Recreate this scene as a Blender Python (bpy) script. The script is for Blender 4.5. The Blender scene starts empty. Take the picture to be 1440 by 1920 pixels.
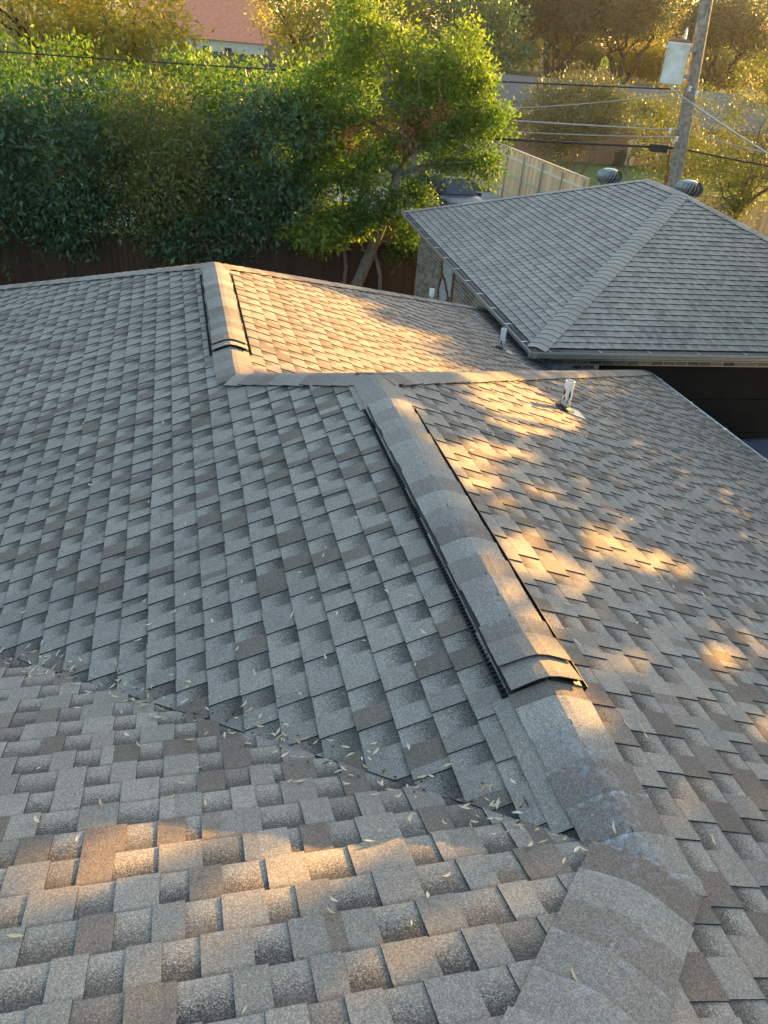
import bpy, math, random
import numpy as np
from mathutils import Vector, Matrix

R = math.radians
rng = np.random.default_rng(11)
random.seed(5)
SC = bpy.context.scene
COL = SC.collection

# ------------------------------------------------------------------ camera
cam_d = bpy.data.cameras.new('camera')
cam = bpy.data.objects.new('camera', cam_d)
COL.objects.link(cam)
CR = Vector((0.97097941, -0.22439894, 0.08272912))
CU = Vector((0.04826546, 0.52265012, 0.85117995))
CF = Vector((0.23424226, 0.82248524, -0.51831322))
CAMP = Vector((-1.2331, -0.7779, 7.102))
cam.matrix_world = Matrix(((CR.x, CU.x, -CF.x, CAMP.x), (CR.y, CU.y, -CF.y, CAMP.y),
                           (CR.z, CU.z, -CF.z, CAMP.z), (0, 0, 0, 1)))
cam_d.sensor_fit = 'VERTICAL'
cam_d.sensor_height = 36
cam_d.sensor_width = 27
cam_d.lens = 1503.1 / 1920 * 36
cam_d.clip_start = 0.05
cam_d.clip_end = 3000
SC.camera = cam

# ------------------------------------------------------------------ sky and sun
SUN_AZ, SUN_EL = R(57.5), R(8.0)
SUN = Vector((math.sin(SUN_AZ) * math.cos(SUN_EL), math.cos(SUN_AZ) * math.cos(SUN_EL), math.sin(SUN_EL)))
world = bpy.data.worlds.new('World')
SC.world = world
world.use_nodes = True
wn = world.node_tree
sky = wn.nodes.new('ShaderNodeTexSky')
sky.sky_type = 'NISHITA'
sky.sun_disc = False
sky.sun_elevation = SUN_EL
sky.sun_rotation = SUN_AZ
sky.air_density = 1.0
sky.dust_density = 1.2
sky.ozone_density = 1.0
wn.links.new(sky.outputs[0], wn.nodes['Background'].inputs[0])
wn.nodes['Background'].inputs[1].default_value = 0.12
sl = bpy.data.lights.new('sun', 'SUN')
sl.energy = 5.0
sl.angle = R(0.5)
sl.color = (1.0, 0.54, 0.13)
so = bpy.data.objects.new('sun', sl)
so.rotation_euler = (-SUN).to_track_quat('-Z', 'Y').to_euler()
so.location = (30, 20, 30)
COL.objects.link(so)
SC.view_settings.view_transform = 'Standard'
SC.view_settings.look = 'None'
SC.view_settings.exposure = 2.15
SC.view_settings.gamma = 1.0
SC.view_settings.use_curve_mapping = False

# ------------------------------------------------------------------ helpers
def tag(o, label=None, cat=None, group=None, kind=None):
    if label: o['label'] = label
    if cat: o['category'] = cat
    if group: o['group'] = group
    if kind: o['kind'] = kind
    return o

def empty(name, loc=(0, 0, 0), label=None, cat=None, group=None, kind=None):
    o = bpy.data.objects.new(name, None)
    o.location = loc
    o.empty_display_size = 0.2
    COL.objects.link(o)
    return tag(o, label, cat, group, kind)

def par(o, parent):
    if parent is not None:
        o.parent = parent
        o.matrix_parent_inverse = Matrix.Translation(parent.location).inverted()
    return o

class MB:
    """collects polygons for ONE mesh object"""
    def __init__(self):
        self.v, self.f, self.m, self.a, self.sm = [], [], [], {}, []
    def add(self, verts, faces, mat=0, **attrs):
        b = len(self.v)
        self.v.extend([tuple(x) for x in verts])
        for i, f in enumerate(faces):
            self.f.append(tuple(b + k for k in f))
            self.m.append(mat[i] if isinstance(mat, (list, tuple)) else mat)
        for k in attrs:
            if k not in self.a: self.a[k] = [0.0] * b
        n = len(verts)
        for k in self.a:
            x = attrs.get(k, 0.0)
            self.a[k].extend(list(x) if hasattr(x, '__len__') else [x] * n)
        return self
    def box(self, c, h, rot=None, mat=0, **at):
        pts = []
        for sx in (-1, 1):
            for sy in (-1, 1):
                for sz in (-1, 1):
                    p = Vector((sx * h[0], sy * h[1], sz * h[2]))
                    if rot is not None: p = rot @ p
                    pts.append(p + Vector(c))
        return self.add(pts, [(0, 1, 3, 2), (4, 6, 7, 5), (0, 4, 5, 1), (2, 3, 7, 6), (0, 2, 6, 4), (1, 5, 7, 3)], mat, **at)
    def tube(self, pts, rad, n=8, cap=True, mat=0, **at):
        pts = [Vector(p) for p in pts]
        if not hasattr(rad, '__len__'): rad = [rad] * len(pts)
        vs, fs = [], []
        for i, p in enumerate(pts):
            d = (pts[min(i + 1, len(pts) - 1)] - pts[max(i - 1, 0)]).normalized()
            a = Vector((0, 0, 1)) if abs(d.z) < 0.9 else Vector((1, 0, 0))
            x = d.cross(a).normalized(); y = d.cross(x)
            for k in range(n):
                t = 2 * math.pi * k / n
                vs.append(p + (x * math.cos(t) + y * math.sin(t)) * rad[i])
        for i in range(len(pts) - 1):
            for k in range(n):
                fs.append((i * n + k, i * n + (k + 1) % n, (i + 1) * n + (k + 1) % n, (i + 1) * n + k))
        if cap:
            fs.append(tuple(range(n - 1, -1, -1)))
            fs.append(tuple((len(pts) - 1) * n + k for k in range(n)))
        return self.add(vs, fs, mat, **at)
    def lathe(self, c, prof, n=16, mat=0, axis=None, **at):
        """prof: (radius, height) pairs about the vertical through c"""
        c = Vector(c); vs, fs = [], []
        for r, z in prof:
            for k in range(n):
                t = 2 * math.pi * k / n
                vs.append(c + Vector((r * math.cos(t), r * math.sin(t), z)))
        for i in range(len(prof) - 1):
            for k in range(n):
                fs.append((i * n + k, i * n + (k + 1) % n, (i + 1) * n + (k + 1) % n, (i + 1) * n + k))
        fs.append(tuple(range(n - 1, -1, -1)))
        fs.append(tuple((len(prof) - 1) * n + k for k in range(n)))
        return self.add(vs, fs, mat, **at)
    def build(self, name, mats, parent=None, smooth=False):
        me = bpy.data.meshes.new(name)
        me.from_pydata([tuple(x) for x in self.v], [], self.f)
        if not isinstance(mats, (list, tuple)): mats = [mats]
        for m in mats: me.materials.append(m)
        if any(self.m): me.polygons.foreach_set('material_index', self.m)
        for k, x in self.a.items():
            at = me.attributes.new(k, 'FLOAT', 'POINT')
            at.data.foreach_set('value', np.asarray(x, dtype=np.float32))
        if smooth: me.polygons.foreach_set('use_smooth', [True] * len(self.f))
        me.update()
        o = bpy.data.objects.new(name, me)
        COL.objects.link(o)
        return par(o, parent)

def quads_mesh(name, V, tone, mat, parent=None):
    """V (N,4,3) loose quads with one tone each"""
    n = len(V)
    me = bpy.data.meshes.new(name)
    me.vertices.add(4 * n)
    me.vertices.foreach_set('co', V.reshape(-1).astype(np.float32))
    me.loops.add(4 * n)
    me.loops.foreach_set('vertex_index', np.arange(4 * n, dtype=np.int32))
    me.polygons.add(n)
    me.polygons.foreach_set('loop_start', np.arange(0, 4 * n, 4, dtype=np.int32))
    me.materials.append(mat)
    at = me.attributes.new('tone', 'FLOAT', 'FACE')
    at.data.foreach_set('value', np.asarray(tone, dtype=np.float32))
    me.update(calc_edges=True)
    o = bpy.data.objects.new(name, me)
    COL.objects.link(o)
    return par(o, parent)

# ------------------------------------------------------------------ materials
def new_mat(name):
    m = bpy.data.materials.new(name); m.use_nodes = True
    nt = m.node_tree
    return m, nt, nt.nodes['Principled BSDF']

def N(nt, t, **kw):
    n = nt.nodes.new(t)
    for k, v in kw.items():
        if k.startswith('i_'): n.inputs[k[2:].replace('_', ' ')].default_value = v
        else: setattr(n, k, v)
    return n

def mixc(nt, fac, a, b, mode='MIX'):
    n = nt.nodes.new('ShaderNodeMix'); n.data_type = 'RGBA'; n.blend_type = mode
    for sock, val in ((n.inputs[0], fac), (n.inputs[6], a), (n.inputs[7], b)):
        if hasattr(val, 'is_output'): nt.links.new(val, sock)
        elif isinstance(val, (int, float)): sock.default_value = val
        else: sock.default_value = (*val, 1)
    return n.outputs[2]

def math_n(nt, op, a, b=0.0, c=0.0, clamp=False):
    n = nt.nodes.new('ShaderNodeMath'); n.operation = op; n.use_clamp = clamp
    for s, v in zip(n.inputs, (a, b, c)):
        if hasattr(v, 'is_output'): nt.links.new(v, s)
        else: s.default_value = v
    return n.outputs[0]

def ramp(nt, fac, stops):
    n = nt.nodes.new('ShaderNodeValToRGB')
    e = n.color_ramp.elements
    while len(e) < len(stops): e.new(0.5)
    for k, (p, c) in zip(e, stops): k.position = p; k.color = (*c, 1) if len(c) == 3 else c
    nt.links.new(fac, n.inputs[0])
    return n.outputs[0]

def pos(nt):
    return nt.nodes.new('ShaderNodeNewGeometry').outputs['Position']

def noise(nt, vec, scale, detail=3, rough=0.55):
    n = N(nt, 'ShaderNodeTexNoise'); n.inputs['Scale'].default_value = scale
    n.inputs['Detail'].default_value = detail; n.inputs['Roughness'].default_value = rough
    nt.links.new(vec, n.inputs['Vector'])
    return n.outputs[0]

def attr(nt, name):
    n = N(nt, 'ShaderNodeAttribute'); n.attribute_name = name
    return n.outputs['Fac']

def simple(name, col, rough=0.7, var=0.25, scale=6.0, metal=0.0, bump=0.0, spec=0.5):
    m, nt, b = new_mat(name)
    p = pos(nt)
    f = noise(nt, p, scale, 4)
    lo = tuple(c * (1 - var) for c in col); hi = tuple(min(1, c * (1 + var)) for c in col)
    c = ramp(nt, f, [(0.3, lo), (0.7, hi)])
    nt.links.new(c, b.inputs['Base Color'])
    b.inputs['Roughness'].default_value = rough
    b.inputs['Metallic'].default_value = metal
    b.inputs['Specular IOR Level'].default_value = spec
    if bump:
        bn = N(nt, 'ShaderNodeBump'); bn.inputs['Strength'].default_value = bump; bn.inputs['Distance'].default_value = 0.01
        nt.links.new(noise(nt, p, scale * 6, 4), bn.inputs['Height']); nt.links.new(bn.outputs[0], b.inputs['Normal'])
    return m

def shingle_mat(name, light, mid, brown, dark, gran=0.55):
    """laminated asphalt shingle: mineral granules in blended colour drops; the printed charcoal
    band at the head of every recessed tab is part of the product's colour pattern"""
    m, nt, b = new_mat(name)
    p = pos(nt)
    tone, rec, vv = attr(nt, 'tone'), attr(nt, 'rec'), attr(nt, 'vv')
    base = ramp(nt, tone, [(0.0, mid), (0.35, light), (0.62, mid), (0.78, brown), (1.0, tuple(c * 0.85 for c in brown))])
    vor = N(nt, 'ShaderNodeTexVoronoi'); vor.inputs['Scale'].default_value = 330
    nt.links.new(p, vor.inputs['Vector'])
    sep = N(nt, 'ShaderNodeSeparateColor'); nt.links.new(vor.outputs['Color'], sep.inputs[0])
    g1, g2 = sep.outputs[0], sep.outputs[1]
    mid_n = noise(nt, p, 26, 3)
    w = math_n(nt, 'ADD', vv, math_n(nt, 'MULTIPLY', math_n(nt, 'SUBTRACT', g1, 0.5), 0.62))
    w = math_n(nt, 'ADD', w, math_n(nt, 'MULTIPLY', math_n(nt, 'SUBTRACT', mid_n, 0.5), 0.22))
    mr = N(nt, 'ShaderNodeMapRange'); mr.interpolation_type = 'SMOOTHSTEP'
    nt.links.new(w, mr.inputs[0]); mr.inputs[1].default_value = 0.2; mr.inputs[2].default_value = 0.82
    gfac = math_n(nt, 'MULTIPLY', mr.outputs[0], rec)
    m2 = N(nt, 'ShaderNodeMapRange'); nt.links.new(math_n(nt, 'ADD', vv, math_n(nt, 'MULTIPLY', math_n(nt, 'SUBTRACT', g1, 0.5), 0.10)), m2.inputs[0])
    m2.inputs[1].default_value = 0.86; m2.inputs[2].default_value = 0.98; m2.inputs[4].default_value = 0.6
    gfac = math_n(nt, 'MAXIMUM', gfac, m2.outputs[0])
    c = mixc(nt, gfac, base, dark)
    # mineral speckle
    sp = math_n(nt, 'ADD', 1 - gran * 0.55, math_n(nt, 'MULTIPLY', math_n(nt, 'POWER', g2, 1.6), gran * 1.5))
    c = mixc(nt, 1.0, c, sp, 'MULTIPLY')
    # warm and cool granules
    c = mixc(nt, math_n(nt, 'MULTIPLY', math_n(nt, 'GREATER_THAN', g1, 0.86), 0.45), c, tuple(x * 1.35 for x in brown))
    # weathering
    wv = ramp(nt, noise(nt, p, 1.3, 5), [(0.3, (0.86, 0.86, 0.86)), (0.7, (1.1, 1.09, 1.07))])
    c = mixc(nt, 1.0, c, wv, 'MULTIPLY')
    # pale scuffs (chalky efflorescence) where given
    sc = attr(nt, 'scuff')
    sf = math_n(nt, 'MULTIPLY', sc, ramp(nt, noise(nt, p, 34, 5, 0.7), [(0.47, (0, 0, 0)), (0.68, (1, 1, 1))]))
    c = mixc(nt, math_n(nt, 'MULTIPLY', sf, math_n(nt, 'ADD', 0.35, math_n(nt, 'MULTIPLY', g1, 0.5))), c, (0.62, 0.66, 0.74))
    nt.links.new(c, b.inputs['Base Color'])
    b.inputs['Roughness'].default_value = 0.88
    b.inputs['Specular IOR Level'].default_value = 0.35
    bn = N(nt, 'ShaderNodeBump'); bn.inputs['Strength'].default_value = 0.55; bn.inputs['Distance'].default_value = 0.0016
    nt.links.new(g2, bn.inputs['Height']); nt.links.new(bn.outputs[0], b.inputs['Normal'])
    return m

M = {}
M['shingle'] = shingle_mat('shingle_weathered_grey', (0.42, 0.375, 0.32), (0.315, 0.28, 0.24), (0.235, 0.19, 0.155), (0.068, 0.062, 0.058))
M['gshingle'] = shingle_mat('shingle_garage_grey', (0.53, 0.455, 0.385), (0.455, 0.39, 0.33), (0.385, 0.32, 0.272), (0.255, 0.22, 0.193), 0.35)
M['edge'] = simple('shingle_cut_edge', (0.018, 0.018, 0.019), 0.9, 0.2, 40)
M['deck'] = simple('roof_underlayer', (0.10, 0.10, 0.105), 0.9, 0.3, 20)
M['black'] = simple('black_plastic', (0.012, 0.012, 0.013), 0.5, 0.2, 30)
M['rubber'] = simple('black_rubber', (0.02, 0.02, 0.021), 0.65, 0.3, 30)
M['pvc'] = simple('white_pvc_scuffed', (0.72, 0.70, 0.65), 0.45, 0.10, 40)
M['flash'] = simple('galvanised_flashing', (0.42, 0.45, 0.48), 0.35, 0.15, 20, metal=0.7)
M['gutterpale'] = simple('pale_gutter_metal', (0.74, 0.78, 0.80), 0.4, 0.1, 10)
M['gutterbrown'] = simple('taupe_gutter_paint', (0.36, 0.315, 0.28), 0.4, 0.12, 10)
M['strap'] = simple('gutter_hanger', (0.75, 0.76, 0.76), 0.35, 0.1, 10, metal=0.3)
M['debris'] = simple('leaf_debris', (0.15, 0.10, 0.065), 0.95, 0.6, 90, bump=0.8)
M['mortar'] = simple('mortar', (0.60, 0.54, 0.46), 0.95, 0.2, 30)
M['door'] = simple('dark_brown_door', (0.014, 0.0125, 0.011), 0.75, 0.3, 4, spec=0.2)
M['lath'] = simple('grey_wire_lath', (0.40, 0.42, 0.44), 0.6, 0.2, 40)
M['rust'] = simple('broken_mortar_edge', (0.22, 0.075, 0.03), 0.95, 0.5, 40, bump=0.6)
M['metal'] = simple('aged_galvanised_metal', (0.30, 0.30, 0.30), 0.5, 0.3, 14, metal=0.4)
M['trans'] = simple('transformer_paint', (0.80, 0.84, 0.87), 0.4, 0.12, 5)
M['rustlid'] = simple('rusty_lid', (0.30, 0.13, 0.08), 0.7, 0.3, 20)
M['porcelain'] = simple('porcelain', (0.75, 0.76, 0.78), 0.25, 0.08, 10)
M['pole'] = simple('weathered_pole_wood', (0.26, 0.23, 0.20), 0.9, 0.45, 9, bump=0.5)
M['wire'] = simple('cable_black', (0.02, 0.02, 0.022), 0.5, 0.2, 10)
M['wirepale'] = simple('cable_aluminium', (0.45, 0.46, 0.47), 0.4, 0.1, 10, metal=0.6)
M['concrete'] = simple('alley_concrete', (0.42, 0.41, 0.39), 0.9, 0.15, 0.9)
M['brickfar'] = None
M['roofgrey'] = simple('grey_shingle_far', (0.155, 0.15, 0.145), 0.9, 0.25, 6)
M['paintwhite'] = simple('cream_paint', (0.62, 0.60, 0.55), 0.7, 0.1, 2)
M['orange'] = simple('terracotta_roof', (0.78, 0.29, 0.16), 0.85, 0.12, 2)
M['purple'] = simple('dark_plum_roof', (0.085, 0.06, 0.065), 0.9, 0.25, 3)
M['tyre'] = simple('tyre', (0.015, 0.015, 0.015), 0.85, 0.2, 20)
M['rim'] = simple('alloy', (0.5, 0.5, 0.52), 0.3, 0.1, 20, metal=0.8)
M['yellow'] = simple('sign_yellow', (0.85, 0.70, 0.02), 0.5, 0.05, 5)
M['signblack'] = simple('sign_black', (0.02, 0.02, 0.02), 0.6, 0.1, 5)
M['bin'] = simple('bin_plastic', (0.035, 0.04, 0.045), 0.6, 0.2, 5)
M['soffit'] = simple('soffit_paint', (0.20, 0.17, 0.15), 0.8, 0.1, 4)

def glass_mat():
    m, nt, b = new_mat('tinted_glass')
    b.inputs['Base Color'].default_value = (0.03, 0.04, 0.05, 1)
    b.inputs['Roughness'].default_value = 0.06
    b.inputs['Specular IOR Level'].default_value = 0.9
    return m
M['glass'] = glass_mat()

def paint(name, col, rough=0.3):
    m, nt, b = new_mat(name)
    f = noise(nt, pos(nt), 3, 4)
    nt.links.new(ramp(nt, f, [(0.3, tuple(c * .9 for c in col)), (0.7, tuple(c * 1.1 for c in col))]), b.inputs['Base Color'])
    b.inputs['Roughness'].default_value = rough
    b.inputs['Metallic'].default_value = 0.3
    b.inputs['Coat Weight'].default_value = 0.25
    b.inputs['Coat Roughness'].default_value = 0.1
    return m
M['carblack'] = paint('car_paint_black', (0.02, 0.024, 0.03))
M['cargrey'] = paint('car_paint_slate', (0.16, 0.165, 0.24), 0.4)

def wood_mat(name, c0, c1, sc=3.0, rnd=0.35):
    m, nt, b = new_mat(name)
    p = pos(nt)
    mp = N(nt, 'ShaderNodeMapping'); mp.inputs['Scale'].default_value = (14, 14, 1.2)
    nt.links.new(p, mp.inputs[0])
    f = noise(nt, mp.outputs[0], sc, 5, 0.6)
    c = ramp(nt, f, [(0.28, c0), (0.72, c1)])
    oi = N(nt, 'ShaderNodeObjectInfo')
    k = math_n(nt, 'ADD', 1 - rnd * 0.5, math_n(nt, 'MULTIPLY', oi.outputs['Random'], rnd))
    c = mixc(nt, 1.0, c, k, 'MULTIPLY')
    nt.links.new(c, b.inputs['Base Color']); b.inputs['Roughness'].default_value = 0.9
    b.inputs['Specular IOR Level'].default_value = 0.25
    return m
M['fencedark'] = wood_mat('fence_wood_dark', (0.035, 0.022, 0.015), (0.075, 0.045, 0.03))
M['fencered'] = wood_mat('fence_wood_red', (0.13, 0.055, 0.03), (0.22, 0.10, 0.055))
M['cedar'] = wood_mat('fence_wood_cedar', (0.66, 0.43, 0.23), (0.86, 0.62, 0.38), rnd=.5)
M['cedarrail'] = wood_mat('fence_rail_cedar', (0.62, 0.52, 0.38), (0.80, 0.70, 0.54))

def brick_mat(name, cols, use_obj):
    m, nt, b = new_mat(name)
    p = pos(nt)
    if use_obj: r = N(nt, 'ShaderNodeObjectInfo').outputs['Random']
    else: r = attr(nt, 'tone')
    c = ramp(nt, r, [(i / (len(cols) - 1), k) for i, k in enumerate(cols)])
    f = ramp(nt, noise(nt, p, 45, 4), [(0.3, (0.75,) * 3), (0.7, (1.2,) * 3)])
    c = mixc(nt, 1.0, c, f, 'MULTIPLY')
    nt.links.new(c, b.inputs['Base Color']); b.inputs['Roughness'].default_value = 0.95
    return m
BC = [(0.10, 0.075, 0.058), (0.26, 0.19, 0.14), (0.33, 0.26, 0.20), (0.16, 0.115, 0.085), (0.30, 0.235, 0.18), (0.085, 0.068, 0.056)]
M['brick'] = brick_mat('brick_taupe', BC, True)
M['brickstuff'] = brick_mat('brick_taupe_field', BC, False)

def far_brick():
    m, nt, b = new_mat('red_brick_far')
    bt = N(nt, 'ShaderNodeTexBrick'); bt.inputs['Scale'].default_value = 3.2
    tc = N(nt, 'ShaderNodeTexCoord')
    mp = N(nt, 'ShaderNodeMapping'); mp.inputs['Rotation'].default_value = (R(90), 0, 0)
    nt.links.new(tc.outputs['Object'], mp.inputs[0]); nt.links.new(mp.outputs[0], bt.inputs[0])
    bt.inputs['Color1'].default_value = (0.30, 0.15, 0.11, 1); bt.inputs['Color2'].default_value = (0.24, 0.12, 0.09, 1)
    bt.inputs['Mortar'].default_value = (0.36, 0.30, 0.26, 1)
    nt.links.new(bt.outputs[0], b.inputs['Base Color']); b.inputs['Roughness'].default_value = 0.95
    return m
M['brickfar'] = far_brick()

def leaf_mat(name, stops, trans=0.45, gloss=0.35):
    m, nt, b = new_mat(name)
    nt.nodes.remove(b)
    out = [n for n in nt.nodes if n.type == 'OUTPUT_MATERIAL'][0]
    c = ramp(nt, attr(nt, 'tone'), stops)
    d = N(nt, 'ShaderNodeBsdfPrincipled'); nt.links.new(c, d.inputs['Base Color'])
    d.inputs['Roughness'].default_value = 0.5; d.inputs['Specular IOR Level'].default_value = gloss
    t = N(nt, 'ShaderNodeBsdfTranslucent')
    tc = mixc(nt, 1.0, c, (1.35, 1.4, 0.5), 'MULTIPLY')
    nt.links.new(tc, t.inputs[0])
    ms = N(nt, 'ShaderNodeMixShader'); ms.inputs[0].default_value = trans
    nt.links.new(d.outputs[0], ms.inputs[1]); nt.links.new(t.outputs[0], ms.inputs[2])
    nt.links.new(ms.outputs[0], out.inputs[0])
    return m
M['leafdark'] = leaf_mat('leaf_dark_evergreen', [(0, (0.03, 0.075, 0.045)), (0.5, (0.055, 0.125, 0.06)), (0.85, (0.10, 0.19, 0.07)), (1, (0.16, 0.23, 0.07))], 0.25, 0.6)
M['leafolive'] = leaf_mat('leaf_olive', [(0, (0.11, 0.15, 0.05)), (0.6, (0.17, 0.20, 0.065)), (1, (0.27, 0.21, 0.075))], 0.34)
M['leafgreen'] = leaf_mat('leaf_fresh_green', [(0, (0.06, 0.125, 0.03)), (0.5, (0.12, 0.215, 0.04)), (1, (0.24, 0.31, 0.06))], 0.5)
M['leafyellow'] = leaf_mat('leaf_autumn_yellow', [(0, (0.22, 0.21, 0.035)), (0.5, (0.36, 0.30, 0.05)), (1, (0.48, 0.33, 0.07))], 0.6)
M['leafgrey'] = leaf_mat('leaf_grey_green', [(0, (0.10, 0.125, 0.06)), (0.6, (0.16, 0.18, 0.09)), (1, (0.23, 0.20, 0.12))], 0.18)
M['leafoak'] = leaf_mat('leaf_live_oak', [(0, (0.035, 0.07, 0.05)), (0.7, (0.06, 0.11, 0.07)), (1, (0.11, 0.15, 0.08))], 0.22)
M['leafdead'] = leaf_mat('leaf_dead_brown', [(0, (0.22, 0.085, 0.04)), (1, (0.36, 0.16, 0.08))], 0.35)
M['litter'] = leaf_mat('dry_straw_leaf', [(0, (0.42, 0.25, 0.10)), (0.5, (0.74, 0.56, 0.34)), (1, (0.88, 0.76, 0.56))], 0.06)
M['barkgrey'] = simple('bark_grey', (0.16, 0.14, 0.12), 0.95, 0.4, 12, bump=0.6)
M['barkdark'] = simple('bark_dark', (0.035, 0.03, 0.027), 0.95, 0.4, 6, bump=0.6)

def ground_mat():
    m, nt, b = new_mat('ground_grass_and_soil')
    p = pos(nt)
    g = ramp(nt, noise(nt, p, 3.0, 5), [(0.3, (0.045, 0.075, 0.02)), (0.7, (0.10, 0.14, 0.035))])
    soil = ramp(nt, noise(nt, p, 5.0, 5), [(0.3, (0.05, 0.04, 0.03)), (0.7, (0.11, 0.09, 0.065))])
    f = ramp(nt, noise(nt, p, 0.10, 4), [(0.40, (1, 1, 1)), (0.52, (0, 0, 0))])
    nt.links.new(mixc(nt, f, g, soil), b.inputs['Base Color']); b.inputs['Roughness'].default_value = 0.95
    return m
M['ground'] = ground_mat()
M['lawn'] = simple('lawn_grass', (0.11, 0.17, 0.03), 0.95, 0.35, 1.2, bump=0.3)

# ------------------------------------------------------------------ projection used only to pick which pieces are large in view
def project(P):
    d = Vector(P) - CAMP
    z = d.dot(CF)
    if z < 0.2: return None
    return 720 + 1503.1 * d.dot(CR) / z, 960 - 1503.1 * d.dot(CU) / z, z

def in_view(P, mx=220, my=220):
    q = project(P)
    return q is not None and -mx < q[0] < 1440 + mx and -my < q[1] < 1920 + my

# ------------------------------------------------------------------ terrain
def sstep(t):
    t = np.clip(t, 0, 1); return t * t * (3 - 2 * t)
def terrain_z(x, y):
    return 3.4 * sstep((y - 64) / 55.0) * sstep((x - 12) / 26.0)
gx = np.concatenate([np.arange(-400, -60, 40), np.arange(-60, 121, 6), np.arange(160, 601, 40)])
gy = np.concatenate([np.arange(-200, -20, 30), np.arange(-20, 181, 6), np.arange(220, 1400, 90)])
mb = MB()
vs = [(float(x), float(y), float(terrain_z(x, y))) for y in gy for x in gx]
nx = len(gx)
mb.add(vs, [(j * nx + i, j * nx + i + 1, (j + 1) * nx + i + 1, (j + 1) * nx + i) for j in range(len(gy) - 1) for i in range(nx - 1)])
g = mb.build('ground', M['ground'], smooth=True); tag(g, 'ground of soil and rough grass around the houses', kind='structure')

def sheet(name, poly, mat, z=0.02, label=None):
    m_ = MB().add([(x, y, z) for x, y in poly], [tuple(range(len(poly)))])
    o = m_.build(name, mat); tag(o, label, kind='structure'); return o
sheet('alley', [(-40, 31.0), (15.2, 31.0), (15.2, 41.5), (-40, 41.5)], M['concrete'], 0.02, 'pale concrete alley seen through the trees')
sheet('driveway', [(6.6, -14), (13.2, -14), (13.2, 10.0), (6.6, 10.0)], M['concrete'], 0.024, 'concrete driveway before the garage')
sheet('lawn', [(16, 42), (60, 42), (60, 55.0), (16, 55.0)], M['lawn'], 0.028, 'green lawn by the brick house')
sheet('lawn', [(-10, 84), (20, 84), (20, 132), (-10, 132)], M['lawn'], 0.032, 'sunny lawn before the orange roofed building')

# ------------------------------------------------------------------ roof geometry (house)
S = 0.4034
KK = math.sqrt(1 + S * S)
W2, Y1, Y2, XE, Y0, ZR = 0.854, 4.097, 8.124, 6.049, 0.425, 5.1
EZ = ZR - S * XE
XW = XE - 2 * W2
DW = XE - W2
house = empty('house', (0, 0, 0), 'low house with grey brown laminated shingles, two ridge vents and a lower wing', 'house')
def P3(x, y, z): return Vector((x, y, z))
V0 = P3(0, Y0, ZR); E1 = P3(0, Y1, ZR); S2 = P3(-W2, Y1 + W2, ZR - S * W2); E2 = P3(-W2, Y2, ZR - S * W2)
H0 = P3(-3, Y0 - 3, ZR + 3 * S)
H1 = P3(-9, Y0 - 3, ZR + 3 * S)
YS = Y0 - 3 - (3 + XE)
C1 = P3(XE, Y1 + XE, EZ); C2 = P3(XW, Y1 + XE, EZ); C3 = P3(XW, Y2 + DW, EZ); C4 = P3(-XE, Y2 + DW, EZ)
C5 = P3(-XE, Y0 + XE, EZ); C6 = P3(-15, Y0 + XE, EZ)
decks = [[V0, E1, S2, E2, C4, C5], [V0, H0, P3(XE, YS, EZ), C1, E1], [E1, C1, C2, S2], [S2, C2, C3, E2], [E2, C3, C4],
         [V0, C5, C6, P3(-15, Y0 - 3, ZR + 3 * S), H0], [H0, P3(-15, Y0 - 3, ZR + 3 * S), P3(-15, YS, EZ), P3(XE, YS, EZ)]]
roof = empty('roof', (0, 0, 0)); par(roof, house)
mb = MB()
for d in decks:
    mb.add([p + Vector((0, 0, -0.014)) for p in d], [tuple(range(len(d)))])
mb.build('roof_deck', M['deck'], roof)
# walls below the eaves and fascia
mb = MB()
OV = 0.42
def wall_run(pts, z0, z1, closed=True):
    n = len(pts)
    for i in range(n if closed else n - 1):
        a, b = pts[i], pts[(i + 1) % n]
        mb.add([(a[0], a[1], z0), (b[0], b[1], z0), (b[0], b[1], z1), (a[0], a[1], z1)], [(0, 1, 2, 3)], tone=0.4)
foot = [(XE - OV, YS + OV), (XE - OV, Y1 + XE - OV), (XW - OV, Y1 + XE - OV), (XW - OV, Y2 + DW - OV), (-XE + OV, Y2 + DW - OV),
        (-XE + OV, Y0 + XE - OV), (-14.6, Y0 + XE - OV), (-14.6, YS + OV)]
wall_run(foot, -0.1, EZ + 0.12)
mb.build('wall', M['brickstuff'], house)
mb = MB()
eave = [(XE, YS), (XE, Y1 + XE), (XW, Y1 + XE), (XW, Y2 + DW), (-XE, Y2 + DW), (-XE, Y0 + XE), (-15, Y0 + XE), (-15, YS)]
wall_run([(x, y) for x, y in eave], EZ - 0.17, EZ - 0.016)
mb.build('fascia', M['soffit'], house)

# ------------------------------------------------------------------ shingles
EXPO = 0.143
def clip(poly, a, b, c):
    out = []
    n = len(poly)
    for i in range(n):
        p, q = poly[i], poly[(i + 1) % n]
        dp, dq = a * p[0] + b * p[1] + c, a * q[0] + b * q[1] + c
        if dp >= 0: out.append(p)
        if (dp >= 0) != (dq >= 0):
            t = dp / (dp - dq); out.append((p[0] + t * (q[0] - p[0]), p[1] + t * (q[1] - p[1])))
    return out

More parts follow.
